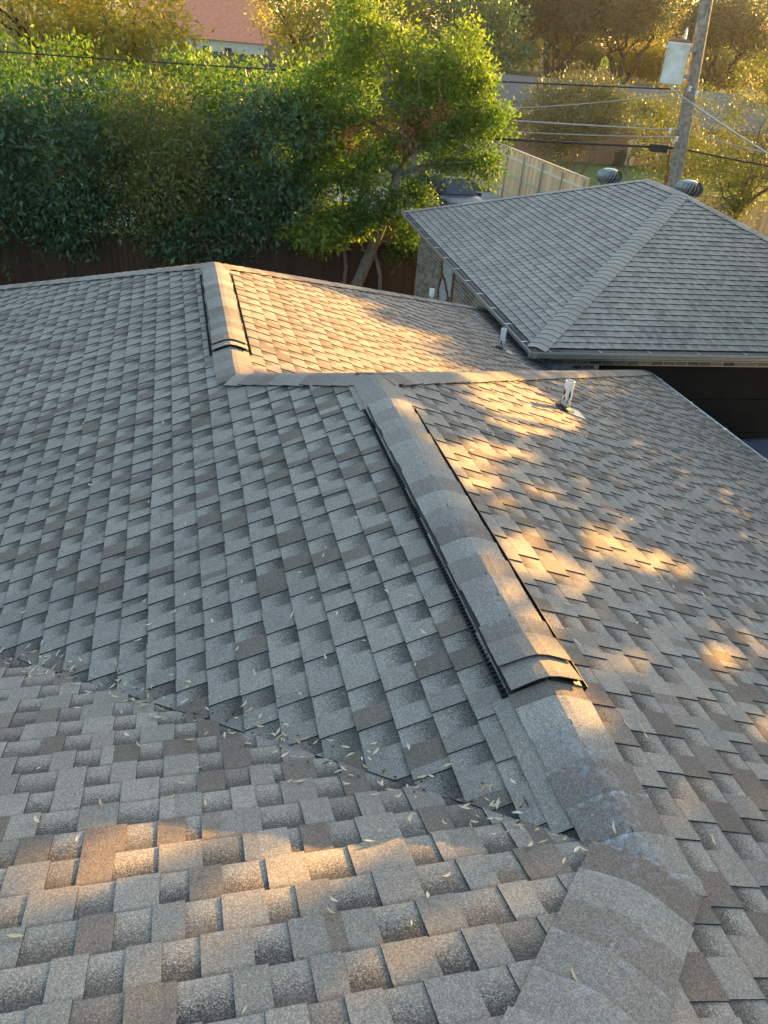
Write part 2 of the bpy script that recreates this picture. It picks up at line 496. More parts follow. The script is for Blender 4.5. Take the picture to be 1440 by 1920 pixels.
def shingle_plane(O, U, V, urange, vrange, lims, cells, wt=(0.075, 0.135), wr=(0.08, 0.125), flat=1.0, rs=1, contrast=1.0, brownp=0.24):
    r = random.Random(rs)
    # one strip as it leaves the factory: tooth and recess widths in turn, laid with a stair-step offset
    strip = []
    for _ in range(5): strip += [r.uniform(*wt), r.uniform(*wr)]
    k_ = 1.02 / sum(strip); strip = [q * k_ for q in strip]
    Nn = U.cross(V); flip = Nn.z < 0
    if flip: Nn = -Nn
    i0, i1 = int(math.floor(vrange[0] / EXPO)), int(math.ceil(vrange[1] / EXPO))
    for i in range(i0, i1 + 1):
        v0 = i * EXPO
        u = urange[0] - 1.3 + (i * 0.155 + r.uniform(-0.012, 0.012)) % 1.02
        kind = True
        pos_ = 0
        wob = r.uniform(-0.002, 0.002)
        while u < urange[1]:
            w = strip[pos_ % len(strip)] + r.uniform(-0.008, 0.008); pos_ += 1
            nxt = not kind
            if kind and r.random() < 0.16:                # two drops of colour within one tooth
                nxt = True; w *= 0.5; pos_ -= 1
            if r.random() < 0.05 and not kind: w *= 0.4
            c = O + U * (u + w / 2) + V * (v0 + EXPO / 2)
            if in_view(c):
                j = r.uniform(-0.0015, 0.0015)
                poly = [(u, v0 + wob + j), (u + w, v0 + wob + j), (u + w, v0 + EXPO * 1.07), (u, v0 + EXPO * 1.07)]
                for (a, b, cc) in lims(u + w / 2, v0 + EXPO / 2):
                    poly = clip(poly, a, b, cc)
                    if len(poly) < 3: break
                if len(poly) >= 3:
                    if kind:
                        tone = r.uniform(0.70, 1.0) if r.random() < brownp else (r.choice([r.uniform(0.0, 0.28), r.uniform(0.45, 0.66)]))
                        hb, ht = (0.0130 if flat == 1 else 0.018) + r.uniform(0, 0.0015), 0.0060
                    else:
                        tone = r.uniform(0.25, 0.48) if r.random() > 0.12 else r.uniform(0.62, 0.72)
                        hb, ht = (0.0070 if flat == 1 else 0.0155) + r.uniform(0, 0.001), 0.0012
                    top, bot, vvs = [], [], []
                    for (pu, pv) in poly:
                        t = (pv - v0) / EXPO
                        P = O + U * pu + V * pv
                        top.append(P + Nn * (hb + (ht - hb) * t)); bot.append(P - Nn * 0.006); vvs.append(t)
                    n = len(poly)
                    f = [tuple(range(n - 1, -1, -1)) if flip else tuple(range(n))]
                    for k in range(n):
                        k2 = (k + 1) % n
                        f.append((k, n + k, n + k2, k2) if not flip else (k2, n + k2, n + k, k))
                    pr = [project(p) for p in top]
                    ar = 0.0
                    if all(pr):
                        for k in range(n):
                            x1, y1_, _ = pr[k]; x2, y2_, _ = pr[(k + 1) % n]
                            ar += x1 * y2_ - x2 * y1_
                        ar = abs(ar) / 2
                        if not (-20 < pr[0][0] < 1460 and -20 < pr[0][1] < 1940): ar *= 0.01
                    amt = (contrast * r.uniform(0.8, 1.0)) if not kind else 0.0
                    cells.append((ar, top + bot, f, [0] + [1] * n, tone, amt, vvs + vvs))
            u += w
            kind = nxt

def emit_shingles(cells, roof_obj, mat, nobj=300):
    cells.sort(key=lambda c: -c[0])
    mats = [mat, M['edge']]
    for c in cells[:nobj]:
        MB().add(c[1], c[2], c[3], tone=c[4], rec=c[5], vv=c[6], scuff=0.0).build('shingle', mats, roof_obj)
    b = MB()
    for c in cells[nobj:]:
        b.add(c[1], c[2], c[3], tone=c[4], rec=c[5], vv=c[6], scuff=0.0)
    o = b.build('shingle_field', mats, roof_obj); o['kind'] = 'stuff'

cells = []
UY = Vector((0, 1, 0)); UX = Vector((1, 0, 0))
def lim_west(u, v):
    L = [(1, 1 / KK, -Y0 - 0.003), (-1, -1 / KK, Y2 - W2)]
    if u > Y1 + W2: L.append((0, -1, -W2 * KK))
    else: L += [(0, -1, 0.0), (-1, -1 / KK, Y1)]
    return L
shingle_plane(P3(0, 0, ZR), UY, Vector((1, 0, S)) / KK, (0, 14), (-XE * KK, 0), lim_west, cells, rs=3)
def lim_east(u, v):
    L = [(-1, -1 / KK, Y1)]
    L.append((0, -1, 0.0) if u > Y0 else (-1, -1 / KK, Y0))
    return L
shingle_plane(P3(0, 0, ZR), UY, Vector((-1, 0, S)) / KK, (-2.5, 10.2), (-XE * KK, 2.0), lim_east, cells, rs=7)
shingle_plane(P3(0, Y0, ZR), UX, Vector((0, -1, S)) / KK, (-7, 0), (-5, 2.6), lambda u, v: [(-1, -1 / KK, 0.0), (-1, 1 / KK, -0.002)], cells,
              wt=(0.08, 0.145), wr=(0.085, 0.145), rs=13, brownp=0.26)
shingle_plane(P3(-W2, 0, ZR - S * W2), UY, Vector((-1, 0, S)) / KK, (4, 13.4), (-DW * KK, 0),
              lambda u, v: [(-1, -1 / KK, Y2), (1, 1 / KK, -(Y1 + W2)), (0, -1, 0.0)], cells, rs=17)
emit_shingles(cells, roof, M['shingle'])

# ------------------------------------------------------------------ cap shingles on ridges and hips
def cap_run(P0, P1, n1, n2, mat, parent, half=0.15, lift=0.012, expo=EXPO, seed=0, scuff=None, ends=(0, 0), name='cap_shingle', tones=None, apex=0.03):
    """bent caps laid from P0 up to P1; the butt of each faces P0"""
    r = random.Random(seed)
    D = (P1 - P0); Ltot = D.length; D = D / Ltot
    l1 = D.cross(n1); l2 = D.cross(n2)
    if l1.z > 0: l1 = -l1
    if l2.z > 0: l2 = -l2
    if l1.dot(l2) > 0.999: l2 = -l1
    l1.normalize(); l2.normalize()
    up = (n1 + n2).normalized()
    n = int(Ltot / expo)
    mats = [mat, M['edge']]
    prof = [(-1.0, 0), (-0.55, 0), (-0.20, -0.002), (0.0, -0.008), (0.20, -0.002), (0.55, 0), (1.0, 0)]
    for i in range(n + 1):
        s0 = i * expo + r.uniform(-0.004, 0.004)
        s1 = min(s0 + expo * 1.25, Ltot)
        if s1 - s0 < 0.02: continue
        hw = half + r.uniform(-0.006, 0.006)
        sk = r.uniform(-0.006, 0.006)
        t0, t1 = lift + 0.0125 + r.uniform(0, 0.003), lift + 0.004
        vs, cols = [], []
        for (s_, h_) in ((s0, t0), (s0 + min(.022, (s1 - s0) * .3), t0 - .001), (s1, t1)):
            for (q, dz) in prof:
                L = l1 if q < 0 else l2
                nn = n1 if q < 0 else (n2 if q > 0 else up)
                base = P0 + D * (s_ + (sk * q if s_ == s0 else 0))
                vs.append(base + L * abs(q) * hw + nn * h_ + up * dz + (Vector((0, 0, 0)) if abs(q) > 0.15 else up * 0.0))
        m_ = len(prof)
        th = 0.0055
        for k in range(3 * m_):
            q = prof[k % m_][0]
            nn = n1 if q < 0 else (n2 if q > 0 else up)
            vs.append(vs[k] - nn * th)
        f, mi = [], []
        for k in range(m_ - 1):
            for w in (0, 1):
                f.append((w * m_ + k, w * m_ + k + 1, (w + 1) * m_ + k + 1, (w + 1) * m_ + k)); mi.append(0)
            f.append((k, 3 * m_ + k, 3 * m_ + k + 1, k + 1)); mi.append(1)
        for w in (0, 1):
            f.append((w * m_, (w + 1) * m_, (w + 4) * m_, (w + 3) * m_)); mi.append(1)
            f.append(((w + 1) * m_ - 1, (w + 4) * m_ - 1, (w + 5) * m_ - 1, (w + 2) * m_ - 1)); mi.append(1)
        tone = r.choice([0.08, 0.2, 0.3, 0.55, 0.62, 0.66, 0.72]) if tones is None else r.choice(tones)
        sc = scuff(s0) if scuff else 0.0
        scl = []
        for k in range(6 * m_):
            q = abs(prof[k % m_][0]); row = (k // m_) % 3
            scl.append(sc * ((1.5, .55, .45)[row] if q < .3 else (1.3, .12, .05)[row]))
        MB().add(vs, f, mi, tone=tone + r.uniform(-.05, .05), rec=0.0, vv=0.0, scuff=scl).build(name, mats, parent)

nW = Vector((-S, 0, 1)).normalized(); nE = Vector((S, 0, 1)).normalized()
nN = Vector((0, S, 1)).normalized(); nS = Vector((0, -S, 1)).normalized()
dn = Vector((0, 0, 1))
CT = [0.05, 0.12, 0.55, 0.64, 0.70, 0.78]
# hips first (laid from the eave up), then the ridges
cap_run(C1, E1, nE, nN, M['shingle'], roof, seed=1, tones=CT)
cap_run(S2, E1 , nW, nN, M['shingle'], roof, seed=2, tones=CT)
cap_run(P3(-XE, Y2 + DW, EZ), E2, nW, nN, M['shingle'], roof, seed=3, tones=CT)
cap_run(C3, E2, nE, nN, M['shingle'], roof, seed=4, tones=CT)
cap_run(V0, H0, nE, nN, M['shingle'], roof, half=0.155, seed=5, tones=[.05, .3, .5, .68, .74, .85], scuff=lambda s: max(0.3, .85 - s * 0.6))
cap_run(E1, V0 + Vector((0, -0.1, 0)), nE, nW, M['shingle'], roof, seed=6, tones=[.05, .3, .62, .70, .76], scuff=lambda s: 0.95 if s > 3.05 else 0.0)
cap_run(E2, S2 + Vector((0, -0.05, 0)), nE, nW, M['shingle'], roof, seed=8, tones=CT)
# narrow under-course strip left showing along the west side of the near ridge
mb = MB()
for (x0, x1, y0_, y1_) in ((-0.20, -0.125, Y0 + 0.18, 1.17), (-0.175, -0.125, 3.68, Y1)):
    a = [P3(x0, y0_, ZR + S * x0), P3(x1, y0_, ZR + S * x1), P3(x1, y1_, ZR + S * x1), P3(x0, y1_, ZR + S * x0)]
    MB().add([p + nW * 0.0155 for p in a] + [p + nW * 0.004 for p in a], [(0, 1, 2, 3), (0, 3, 7, 4), (0, 4, 5, 1), (2, 6, 7, 3)], [0, 1, 1, 1], tone=0.55, rec=0.0, vv=0.0, scuff=0.0).build('starter_strip', [M['shingle'], M['edge']], roof)

# ------------------------------------------------------------------ ridge vents
def ridge_vent(xc, zc, ya, yb, seed):
    root = empty('ridge_vent', (xc, ya, zc)); par(root, house)
    A_, B_ = P3(xc, ya, zc), P3(xc, yb, zc)
    hw, hh = 0.166, 0.030
    lW, lE = Vector((-1, 0, -S)) / KK, Vector((1, 0, -S)) / KK
    b = MB()
    for lat, nn in ((lW, nW), (lE, nE)):       # louvre panel on each slope
        for (q0, q1, z0, z1) in ((0.0, hw - 0.022, 0.022, hh),):
            a = [A_ + lat * q0 + nn * z0, A_ + lat * q1 + nn * z0, A_ + lat * q1 + nn * z1, A_ + lat * q0 + nn * z1]
            c = [p + Vector((0, yb - ya, 0)) for p in a]
            b.add(a + c, [(0, 1, 2, 3), (7, 6, 5, 4), (3, 2, 6, 7), (1, 5, 6, 2), (0, 4, 5, 1)])
    b.build('louvre_panel', M['black'], root)
    for lat, nn in ((lW, nW), (lE, nE)):
        b = MB()
        # outer baffle lip
        for (q0, q1, z0, z1) in ((hw + 0.004, hw + 0.008, 0.008, 0.030), (hw - 0.03, hw + 0.008, 0.0125, 0.0155)):
            a = [A_ + lat * q0 + nn * z0, A_ + lat * q1 + nn * z0, A_ + lat * q1 + nn * z1, A_ + lat * q0 + nn * z1]
            c = [p + Vector((0, yb - ya, 0)) for p in a]
            b.add(a + c, [(0, 1, 2, 3), (7, 6, 5, 4), (3, 2, 6, 7), (1, 5, 6, 2), (0, 4, 5, 1), (0, 3, 7, 4)])
        b.build('baffle', M['black'], root)
        rb = MB(); y = ya + 0.01
        while y < yb:
            a = A_ + lat * (hw - 0.018) + nn * 0.016; a.y = y
            c = A_ + lat * (hw + 0.006) + nn * 0.016; c.y = y + 0.004
            rb.add([a, c, c + nn * 0.006, a + nn * 0.006, a + Vector((0, .004, 0)), c + Vector((0, .004, 0)), c + Vector((0, .004, 0)) + nn * .006, a + Vector((0, .004, 0)) + nn * .006],
                   [(0, 1, 2, 3), (7, 6, 5, 4), (3, 2, 6, 7)])
            y += 0.024
        rb.build('baffle_ribs', M['black'], root)
    # end plug
    e = MB()
    for lat, nn in ((lW, nW), (lE, nE)):
        a = [A_ + nn * 0.012, A_ + lat * hw + nn * 0.010, A_ + lat * hw + nn * 0.030, A_ + nn * 0.033]
        e.add([p + Vector((0, 0.004, 0)) for p in a] + [p + Vector((0, 0.03, 0)) for p in a], [(0, 1, 2, 3), (7, 6, 5, 4)])
    e.build('end_plug', M['rubber'], root)
    T = [0.1, 0.2, 0.3, 0.62, 0.66, 0.70]
    r_ = random.Random(seed)
    cap_run(B_, A_ + Vector((0, 0.02, 0)), nE, nW, M['shingle'], root, half=0.130, lift=0.030, seed=seed, tones=T, scuff=lambda s: 0.55 if r_.random() < 0.4 else 0.12)
    # the doubled first cap whose cut edge faces the near end
    cap_run(A_ + Vector((0, -0.006, 0)), A_ + Vector((0, 0.128, 0)), nE, nW, M['shingle'], root, half=0.138, lift=0.036, seed=seed + 1, tones=[0.62], expo=0.127)
    cap_run(A_ + Vector((0, 0.11, 0)), A_ + Vector((0, 0.25, 0)), nE, nW, M['shingle'], root, half=0.132, lift=0.042, seed=seed + 2, tones=[0.66], expo=0.135)
    return root
ridge_vent(0.0, ZR, 1.165, 3.665, 21)
ridge_vent(-W2, ZR - S * W2, 5.54, 7.85, 31)

# ------------------------------------------------------------------ vent pipes
def vent_pipe(x, y, z, h, nn, r0=0.043, flash=True):
    root = empty('vent_pipe', (x, y, z)); par(root, house)
    b = MB()
    n = 18
    prof = [(r0, 0.05), (r0, h * 0.5), (r0, h - 0.004), (r0 - 0.003, h), (r0 - 0.009, h), (r0 - 0.010, h - 0.08)]
    b.lathe((x, y, z - 0.05), prof, n)
    b.build('pipe', M['pvc'], root, True)
    s_ = MB()
    for k in range(7):     # scraped tar smears on the plastic
        t = random.uniform(2.6, 6.0); zz = random.uniform(0.10, h - 0.09); dt = random.uniform(.10, .26); dz = random.uniform(.02, .06)
        pts = []
        for q in range(7):
            aa = 2 * math.pi * q / 7
            t2 = t + dt * math.cos(aa) * random.uniform(.6, 1.1); z2 = zz + dz * math.sin(aa) * random.uniform(.6, 1.1)
            pts.append((x + (r0 + .0012) * math.cos(t2), y + (r0 + .0012) * math.sin(t2), z - 0.05 + z2))
        s_.add(pts, [tuple(range(7))])
    s_.build('tar_smear', M['rubber'], root)
    c = MB()
    bt = Vector((x, y, z))
    ex_ = nn.cross(Vector((0, 1, 0))).normalized(); ey_ = nn.cross(ex_).normalized()
    rings = [(0.098, 0.014, 0), (0.088, 0.022, 0), (0.060, 0.052, .4), (0.049, 0.075, .8), (0.046, 0.092, 1)]
    vs, fs = [], []
    for rr, hh, k in rings:
        for j in range(20):
            t = 2 * math.pi * j / 20
            d = ex_ * math.cos(t) * rr + ey_ * math.sin(t) * rr
            if k > 0: d = Vector((math.cos(t) * rr, math.sin(t) * rr, 0)) * k + d * (1 - k)
            vs.append(bt + d + (nn * (1 - k) + dn * k) * hh + dn * random.uniform(-.004, .004) * k)
    for i in range(len(rings) - 1):
        for j in range(20):
            fs.append((i * 20 + j, i * 20 + (j + 1) % 20, (i + 1) * 20 + (j + 1) % 20, (i + 1) * 20 + j))
    c.add(vs, fs); c.build('pipe_boot', M['rubber'], root, True)
    if flash:
        f = MB()
        dnl = Vector((nn.x, nn.y, 0)).normalized(); lat = Vector((-dnl.y, dnl.x, 0)); dsl = (dnl - dn * S).normalized()
        a = [bt - dsl * .02 - lat * .11, bt + dsl * .20 - lat * .10, bt + dsl * .215 + lat * .10, bt - dsl * .02 + lat * .11]
        f.add([p + nn * .0165 for p in a] + [p + nn * .005 for p in a], [(0, 1, 2, 3), (0, 4, 5, 1), (1, 5, 6, 2), (2, 6, 7, 3)])
        f.build('flashing', M['flash'], root)
vent_pipe(2.114, 5.343, 4.249, 0.33, nE)
vent_pipe(3.507, 10.236, 3.001, 0.38, nE)
vent_pipe(2.88, 12.05, 3.18, 0.26, nN, flash=False)

# ------------------------------------------------------------------ gutters
def gutter(A_, B_, out, parent, mat, wd=0.11, hgt=0.10, step=0.62, name='gutter', inner=None):
    """K-style channel from A_ to B_, `out` the horizontal outward direction"""
    b = MB()
    prof = [(0, 0.0), (0, -hgt), (wd * 0.62, -hgt), (wd * 0.72, -hgt * 0.55), (wd, -hgt * 0.35), (wd, 0.0), (wd - 0.014, 0.0),
            (wd - 0.014, -0.010), (wd - 0.006, -0.012), (wd * 0.66, -hgt * 0.55), (wd * 0.58, -hgt + 0.006), (0.006, -hgt + 0.006), (0.006, 0)]
    n = len(prof)
    vs = [A_ + out * q + dn * z for q, z in prof] + [B_ + out * q + dn * z for q, z in prof]
    fs = [(k, (k + 1) % n, n + (k + 1) % n, n + k) for k in range(n)]
    b.add(vs, fs)
    b.add([A_ + out * q + dn * z for q, z in prof[:6]], [(0, 1, 2, 3, 4, 5)])
    b.add([B_ + out * q + dn * z for q, z in prof[:6]], [(5, 4, 3, 2, 1, 0)])
    o = b.build(name, mat, parent)
    L = (B_ - A_).length; D = (B_ - A_) / L
    t = 0.3
    while t < L:
        s_ = MB(); c = A_ + D * t
        a = [c + out * -0.02 + dn * .004, c + out * (wd + .003) + dn * .006, c + out * (wd + .003) + dn * .003 + D * .022, c + out * -.02 + dn * .001 + D * .022]
        s_.add([p + dn * .004 for p in a] + a, [(0, 1, 2, 3), (0, 4, 5, 1), (2, 6, 7, 3), (1, 5, 6, 2), (4, 7, 6, 5)])
        s_.build('hanger', M['strap'], o)
        t += step
    return o
gz = dn * (EZ - 0.018)
gutter(P3(XE + .005, Y1 + XE, 0) + gz, P3(XE + .005, -4.0, 0) + gz, UX, house, M['gutterpale'], 0.10, 0.05, 0.9)
gutter(P3(XW + .005, Y2 + DW, 0) + gz, P3(XW + .005, Y1 + XE + .02, 0) + gz, UX, house, M['gutterpale'], 0.09, 0.05, 0.9)
# step flashing where the roof meets the garage corner
mb = MB()
for (a0, a1, b0, b1, z0, z1) in ((4.42, 4.74, 10.165, 10.175, EZ - .02, EZ + .10), (4.36, 4.44, 10.10, 10.50, EZ - .02, EZ + .12)):
    mb.box(((a0 + a1) / 2, (b0 + b1) / 2, (z0 + z1) / 2), ((a1 - a0) / 2, (b1 - b0) / 2, (z1 - z0) / 2))
mb.build('wall_flashing', M['flash'], house)

# ------------------------------------------------------------------ garage
GA = Vector((4.09, 10.24, 3.015)); GT = R(2.7)
EX = Vector((math.cos(GT), -math.sin(GT), 0)); EY = Vector((math.sin(GT), math.cos(GT), 0))
GW, GD, GH = 8.5, 10.0, 4.25
def G(u, v, z): return Vector((GA.x, GA.y, 0)) + EX * u + EY * v + dn * z
GZ = GA.z
garage = empty('garage', G(0, 0, 0), 'detached taupe brick garage with hipped grey shingle roof and taupe gutters', 'garage')
groof = empty('roof', G(0, 0, 0)); par(groof, garage)
T1, T2 = G(GH, GH, GZ + S * GH), G(GH, GD - GH, GZ + S * GH)
g00, g10, g11, g01 = G(0, 0, GZ), G(GW, 0, GZ), G(GW, GD, GZ), G(0, GD, GZ)
mb = MB()
for d in ([g00, g10, T1], [g10, g11, T2, T1], [g11, g01, T2], [g01, g00, T1, T2]):
    mb.add([p - dn * .014 for p in d], [tuple(range(len(d)))])
mb.build('roof_deck', M['deck'], groof)
cells = []
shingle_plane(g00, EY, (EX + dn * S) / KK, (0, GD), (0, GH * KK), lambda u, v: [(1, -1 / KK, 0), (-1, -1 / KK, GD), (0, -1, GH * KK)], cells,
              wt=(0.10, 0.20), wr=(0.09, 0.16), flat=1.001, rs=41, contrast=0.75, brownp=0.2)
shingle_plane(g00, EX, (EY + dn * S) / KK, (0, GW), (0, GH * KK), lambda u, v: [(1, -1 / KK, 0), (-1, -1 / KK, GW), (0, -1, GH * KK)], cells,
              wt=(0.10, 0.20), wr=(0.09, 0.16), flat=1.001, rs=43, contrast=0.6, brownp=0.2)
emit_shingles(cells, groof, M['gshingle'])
gnL = (-EX * S + dn).normalized(); gnF = (-EY * S + dn).normalized(); gnR = (EX * S + dn).normalized(); gnB = (EY * S + dn).normalized()
cap_run(g00, T1, gnL, gnF, M['gshingle'], groof, half=0.17, lift=.017, seed=51, tones=[.3, .35, .4, .5, .2], scuff=lambda s: 0.35 if (int(s / EXPO) % 5 == 0) else 0.0)
cap_run(g10, T1, gnR, gnF, M['gshingle'], groof, half=0.16, lift=.017, seed=52)
cap_run(g01, T2, gnL, gnB, M['gshingle'], groof, half=0.16, lift=.017, seed=53)
cap_run(g11, T2, gnR, gnB, M['gshingle'], groof, half=0.16, lift=.017, seed=54)
cap_run(T2, T1, gnL, gnR, M['gshingle'], groof, half=0.16, lift=.017, seed=55)
gutter(G(-.006, GD, GZ - .018), G(-.006, -0.11, GZ - .018), -EX, garage, M['gutterbrown'], 0.12, 0.11, 0.85)
gutter(G(-0.115, -.006, GZ - .0185), G(GW, -.006, GZ - .0185), -EY, garage, M['gutterbrown'], 0.12, 0.11, 0.85)
b = MB()
for k in range(160):    # leaves rotted in the gutter corner
    u = -0.10 + abs(random.gauss(0, 0.35)) if k % 2 else -0.06 + random.uniform(-.04, .04)
    v = -0.06 + random.uniform(-.04, .04) if k % 2 else abs(random.gauss(0, 0.6))
    c = G(u, v, GZ - .045 + random.uniform(0, .03)); r_ = random.uniform(.012, .03)
    b.add([c + Vector((random.uniform(-r_, r_), random.uniform(-r_, r_), random.uniform(0, .012))) for _ in range(4)], [(0, 1, 2, 3)])
o = b.build('gutter_debris', M['debris'], garage); o['kind'] = 'stuff'
# walls: recessed mortar body, opening for the door in front
OG = 0.35
DU0, DU1, DZ = 1.30, 7.2, GZ - 0.395
mb = MB()
TOPZ = GZ + 0.02
def gq(a, b_, c, d): mb.add([a, b_, c, d], [(0, 1, 2, 3)])
gq(G(OG, OG, -.1), G(OG, GD - OG, -.1), G(OG, GD - OG, TOPZ), G(OG, OG, TOPZ))
gq(G(GW - OG, OG, -.1), G(GW - OG, GD - OG, -.1), G(GW - OG, GD - OG, TOPZ), G(GW - OG, OG, TOPZ))
gq(G(OG, GD - OG, -.1), G(GW - OG, GD - OG, -.1), G(GW - OG, GD - OG, TOPZ), G(OG, GD - OG, TOPZ))
gq(G(OG, OG, -.1), G(DU0, OG, -.1), G(DU0, OG, TOPZ), G(OG, OG, TOPZ))
gq(G(DU1, OG, -.1), G(GW - OG, OG, -.1), G(GW - OG, OG, TOPZ), G(DU1, OG, TOPZ))
gq(G(DU0, OG, DZ), G(DU1, OG, DZ), G(DU1, OG, TOPZ), G(DU0, OG, TOPZ))
gq(G(DU0, OG, -.1), G(DU0, OG + .22, -.1), G(DU0, OG + .22, DZ), G(DU0, OG, DZ))
gq(G(DU1, OG, -.1), G(DU1, OG + .22, -.1), G(DU1, OG + .22, DZ), G(DU1, OG, DZ))
gq(G(DU0, OG, DZ), G(DU1, OG, DZ), G(DU1, OG + .22, DZ), G(DU0, OG + .22, DZ))
mb.build('wall', M['mortar'], garage)
mb = MB()     # soffit boards
for (a0, a1, b0, b1) in ((0.0, OG, 0, GD), (GW - OG, GW, 0, GD), (OG, GW - OG, 0, OG), (OG, GW - OG, GD - OG, GD)):
    mb.add([G(a0, b0, GZ - .15), G(a1, b0, GZ - .15), G(a1, b1, GZ - .15), G(a0, b1, GZ - .15)], [(0, 1, 2, 3)])
mb.build('soffit', M['soffit'], garage)
mb = MB()
for (a, c) in (((0, 0), (GW, 0)), ((GW, 0), (GW, GD)), ((GW, GD), (0, GD)), ((0, GD), (0, 0))):
    p, q = G(a[0], a[1], 0), G(c[0], c[1], 0)
    mb.add([p + dn * (GZ - .16), q + dn * (GZ - .16), q + dn * (GZ - .015), p + dn * (GZ - .015)], [(0, 1, 2, 3)])
mb.build('fascia', M['soffit'], garage)
# sectional door
door = MB().add([G(DU0, OG + .16, 0), G(DU1, OG + .16, 0), G(DU1, OG + .16, DZ), G(DU0, OG + .16, DZ)], [(0, 1, 2, 3)]).build('garage_door', M['door'], garage)
hz_ = DZ / 4
for k in range(4):
    b = MB(); z0, z1 = k * hz_ + .006, (k + 1) * hz_ - .006
    a = [G(DU0 + .01, OG + .13, z0), G(DU1 - .01, OG + .13, z0), G(DU1 - .01, OG + .13, z1), G(DU0 + .01, OG + .13, z1)]
    b.add(a + [p + EY * .028 for p in a], [(0, 1, 2, 3), (0, 4, 5, 1), (3, 2, 6, 7), (0, 3, 7, 4), (1, 5, 6, 2)])
    b.build('door_panel', M['door'], door)

# bricks
def brick_mesh(L, Hh, D):
    b = MB(); e = .006
    pts = []
    for (x, z, y) in ((0, 0, 0), (L, 0, 0), (L, Hh, 0), (0, Hh, 0)): pts.append((x, y, z))
    for (x, z) in ((e, e), (L - e, e), (L - e, Hh - e), (e, Hh - e)): pts.append((x, -D, z))
    b.add(pts, [(4, 5, 6, 7), (0, 1, 5, 4), (1, 2, 6, 5), (2, 3, 7, 6), (3, 0, 4, 7)])
    me = bpy.data.meshes.new('brick'); me.from_pydata(b.v, [], b.f); me.materials.append(M['brick']); me.update()
    return me, b
blist = []
BL, BH, BD, MJ = 0.205, 0.064, 0.014, 0.016
bm_full = brick_mesh(BL, BH, BD); bm_half = brick_mesh(BL / 2 - MJ / 2, BH, BD); bm_sold = brick_mesh(BH, BL, BD)
def brick_wall(P, D, out, length, z0, z1, skip=None, start=0):
    """running bond on the wall through P along D"""
    row = 0; z = z0
    while z + BH < z1:
        u = -(BL + MJ) / 2 if row % 2 else 0.0
        while u < length:
            if u < 0: me, uu, L = bm_half, 0.0, BL / 2
            elif u + BL > length: break
            else: me, uu, L = bm_full, u, BL
            if skip is None or not skip(uu + L / 2, z + BH / 2):
                blist.append((me, P + D * uu + dn * z + out * .001, D, out))
            u += BL + MJ
        row += 1; z += BH + MJ
zb0 = GZ - .16 - 27 * (BH + MJ)
def lath_zone(u, z):       # broken-out patch: between 2.45 and 3.6 m from the far end
    w = 0.10 * math.sin(z * 9) + 0.05 * math.sin(z * 23)
    return 2.50 + (2.75 - z) * 0.04 + w < u < 3.55 + 0.6 * w and z > 1.2
LW = GD - 2 * OG
brick_wall(G(OG, GD - OG, 0), -EY, -EX, LW, zb0, GZ - .155, lath_zone)
def front_skip(u, z):
    x = u + OG
    return (DU0 - .03 < x < DU1 + .03 and z < DZ + .01)
zf = DZ + .012
brick_wall(G(OG, OG, 0), EX, -EY, GW - 2 * OG, zf - 9 * (BH + MJ), zf + 2.02 * (BH + MJ), front_skip)
u = 0.0
while u < GW - 2 * OG:      # soldier course under the soffit
    blist.append((bm_sold, G(OG, OG, 0) + EX * u + dn * (zf + 2 * (BH + MJ)) - EY * .001, EX, -EY)); u += BH + MJ
def bkey(b):
    q = project(b[1])
    if q is None or not (0 < q[0] < 1440 and 0 < q[1] < 1920): return 1e9
    return q[2] - (6 if abs(b[3].dot(EY)) > .5 else 0)
blist.sort(key=bkey)
bs = MB(); rr = random.Random(3)
for i, ((me, bmb), P, D, out) in enumerate(blist):
    Mx = Matrix(((D.x, -out.x, 0, P.x), (D.y, -out.y, 0, P.y), (0, 0, 1, P.z), (0, 0, 0, 1)))
    if i < 300:
        o = bpy.data.objects.new('brick', me); COL.objects.link(o)
        o.parent = garage
        o.matrix_parent_inverse = Matrix.Translation(garage.location).inverted()
        o.matrix_basis = Mx
    else:
        bs.add([Mx @ Vector(p) for p in bmb.v], bmb.f, tone=rr.random())
o = bs.build('brickwork', M['brickstuff'], garage); o['kind'] = 'stuff'

# the broken-out patch with grey lath
pt = empty('lath_patch', G(OG, GD - OG - 3.0, 2.0)); par(pt, garage)
tag(pt, 'broken patch of garage brick showing grey wire lath')
b = MB(); nu, nz = 24, 40
vs = []
for j in range(nz + 1):
    z = 1.15 + (GZ - .16 - 1.15) * j / nz
    for i in range(nu + 1):
        u = 2.40 + 1.25 * i / nu
        vs.append(G(OG, GD - OG - u, z) - EX * (.006 + .007 * math.sin(j * 2.1 + 2 * math.sin(i * .5)) + .01 * (i % 2) * 0))
b.add(vs, [(j * (nu + 1) + i, j * (nu + 1) + i + 1, (j + 1) * (nu + 1) + i + 1, (j + 1) * (nu + 1) + i) for j in range(nz) for i in range(nu)])
b.build('wire_lath', M['lath'], pt)
def rubble_strip(pts, wd, name):
    b = MB()
    for k in range(len(pts) - 1):
        a, c = Vector((pts[k][0], pts[k][1], 0)), Vector((pts[k + 1][0], pts[k + 1][1], 0))
        m_ = max(2, int((c - a).length / .03))
        for j in range(m_):
            p = a + (c - a) * (j / m_)
            w_ = wd * random.uniform(.7, 1.7)
            q = G(OG, GD - OG - p.x, p.y) - EX * .022
            b.box(q, (random.uniform(.008, .02), w_, random.uniform(.015, .03)), Matrix.Rotation(random.uniform(-.5, .5), 3, 'X'))
    b.build(name, M['rust'], pt)
rubble_strip([(2.52, 2.80), (2.46, 2.5), (2.60, 2.2), (2.42, 1.9), (2.50, 1.5)], .03, 'broken_edge')
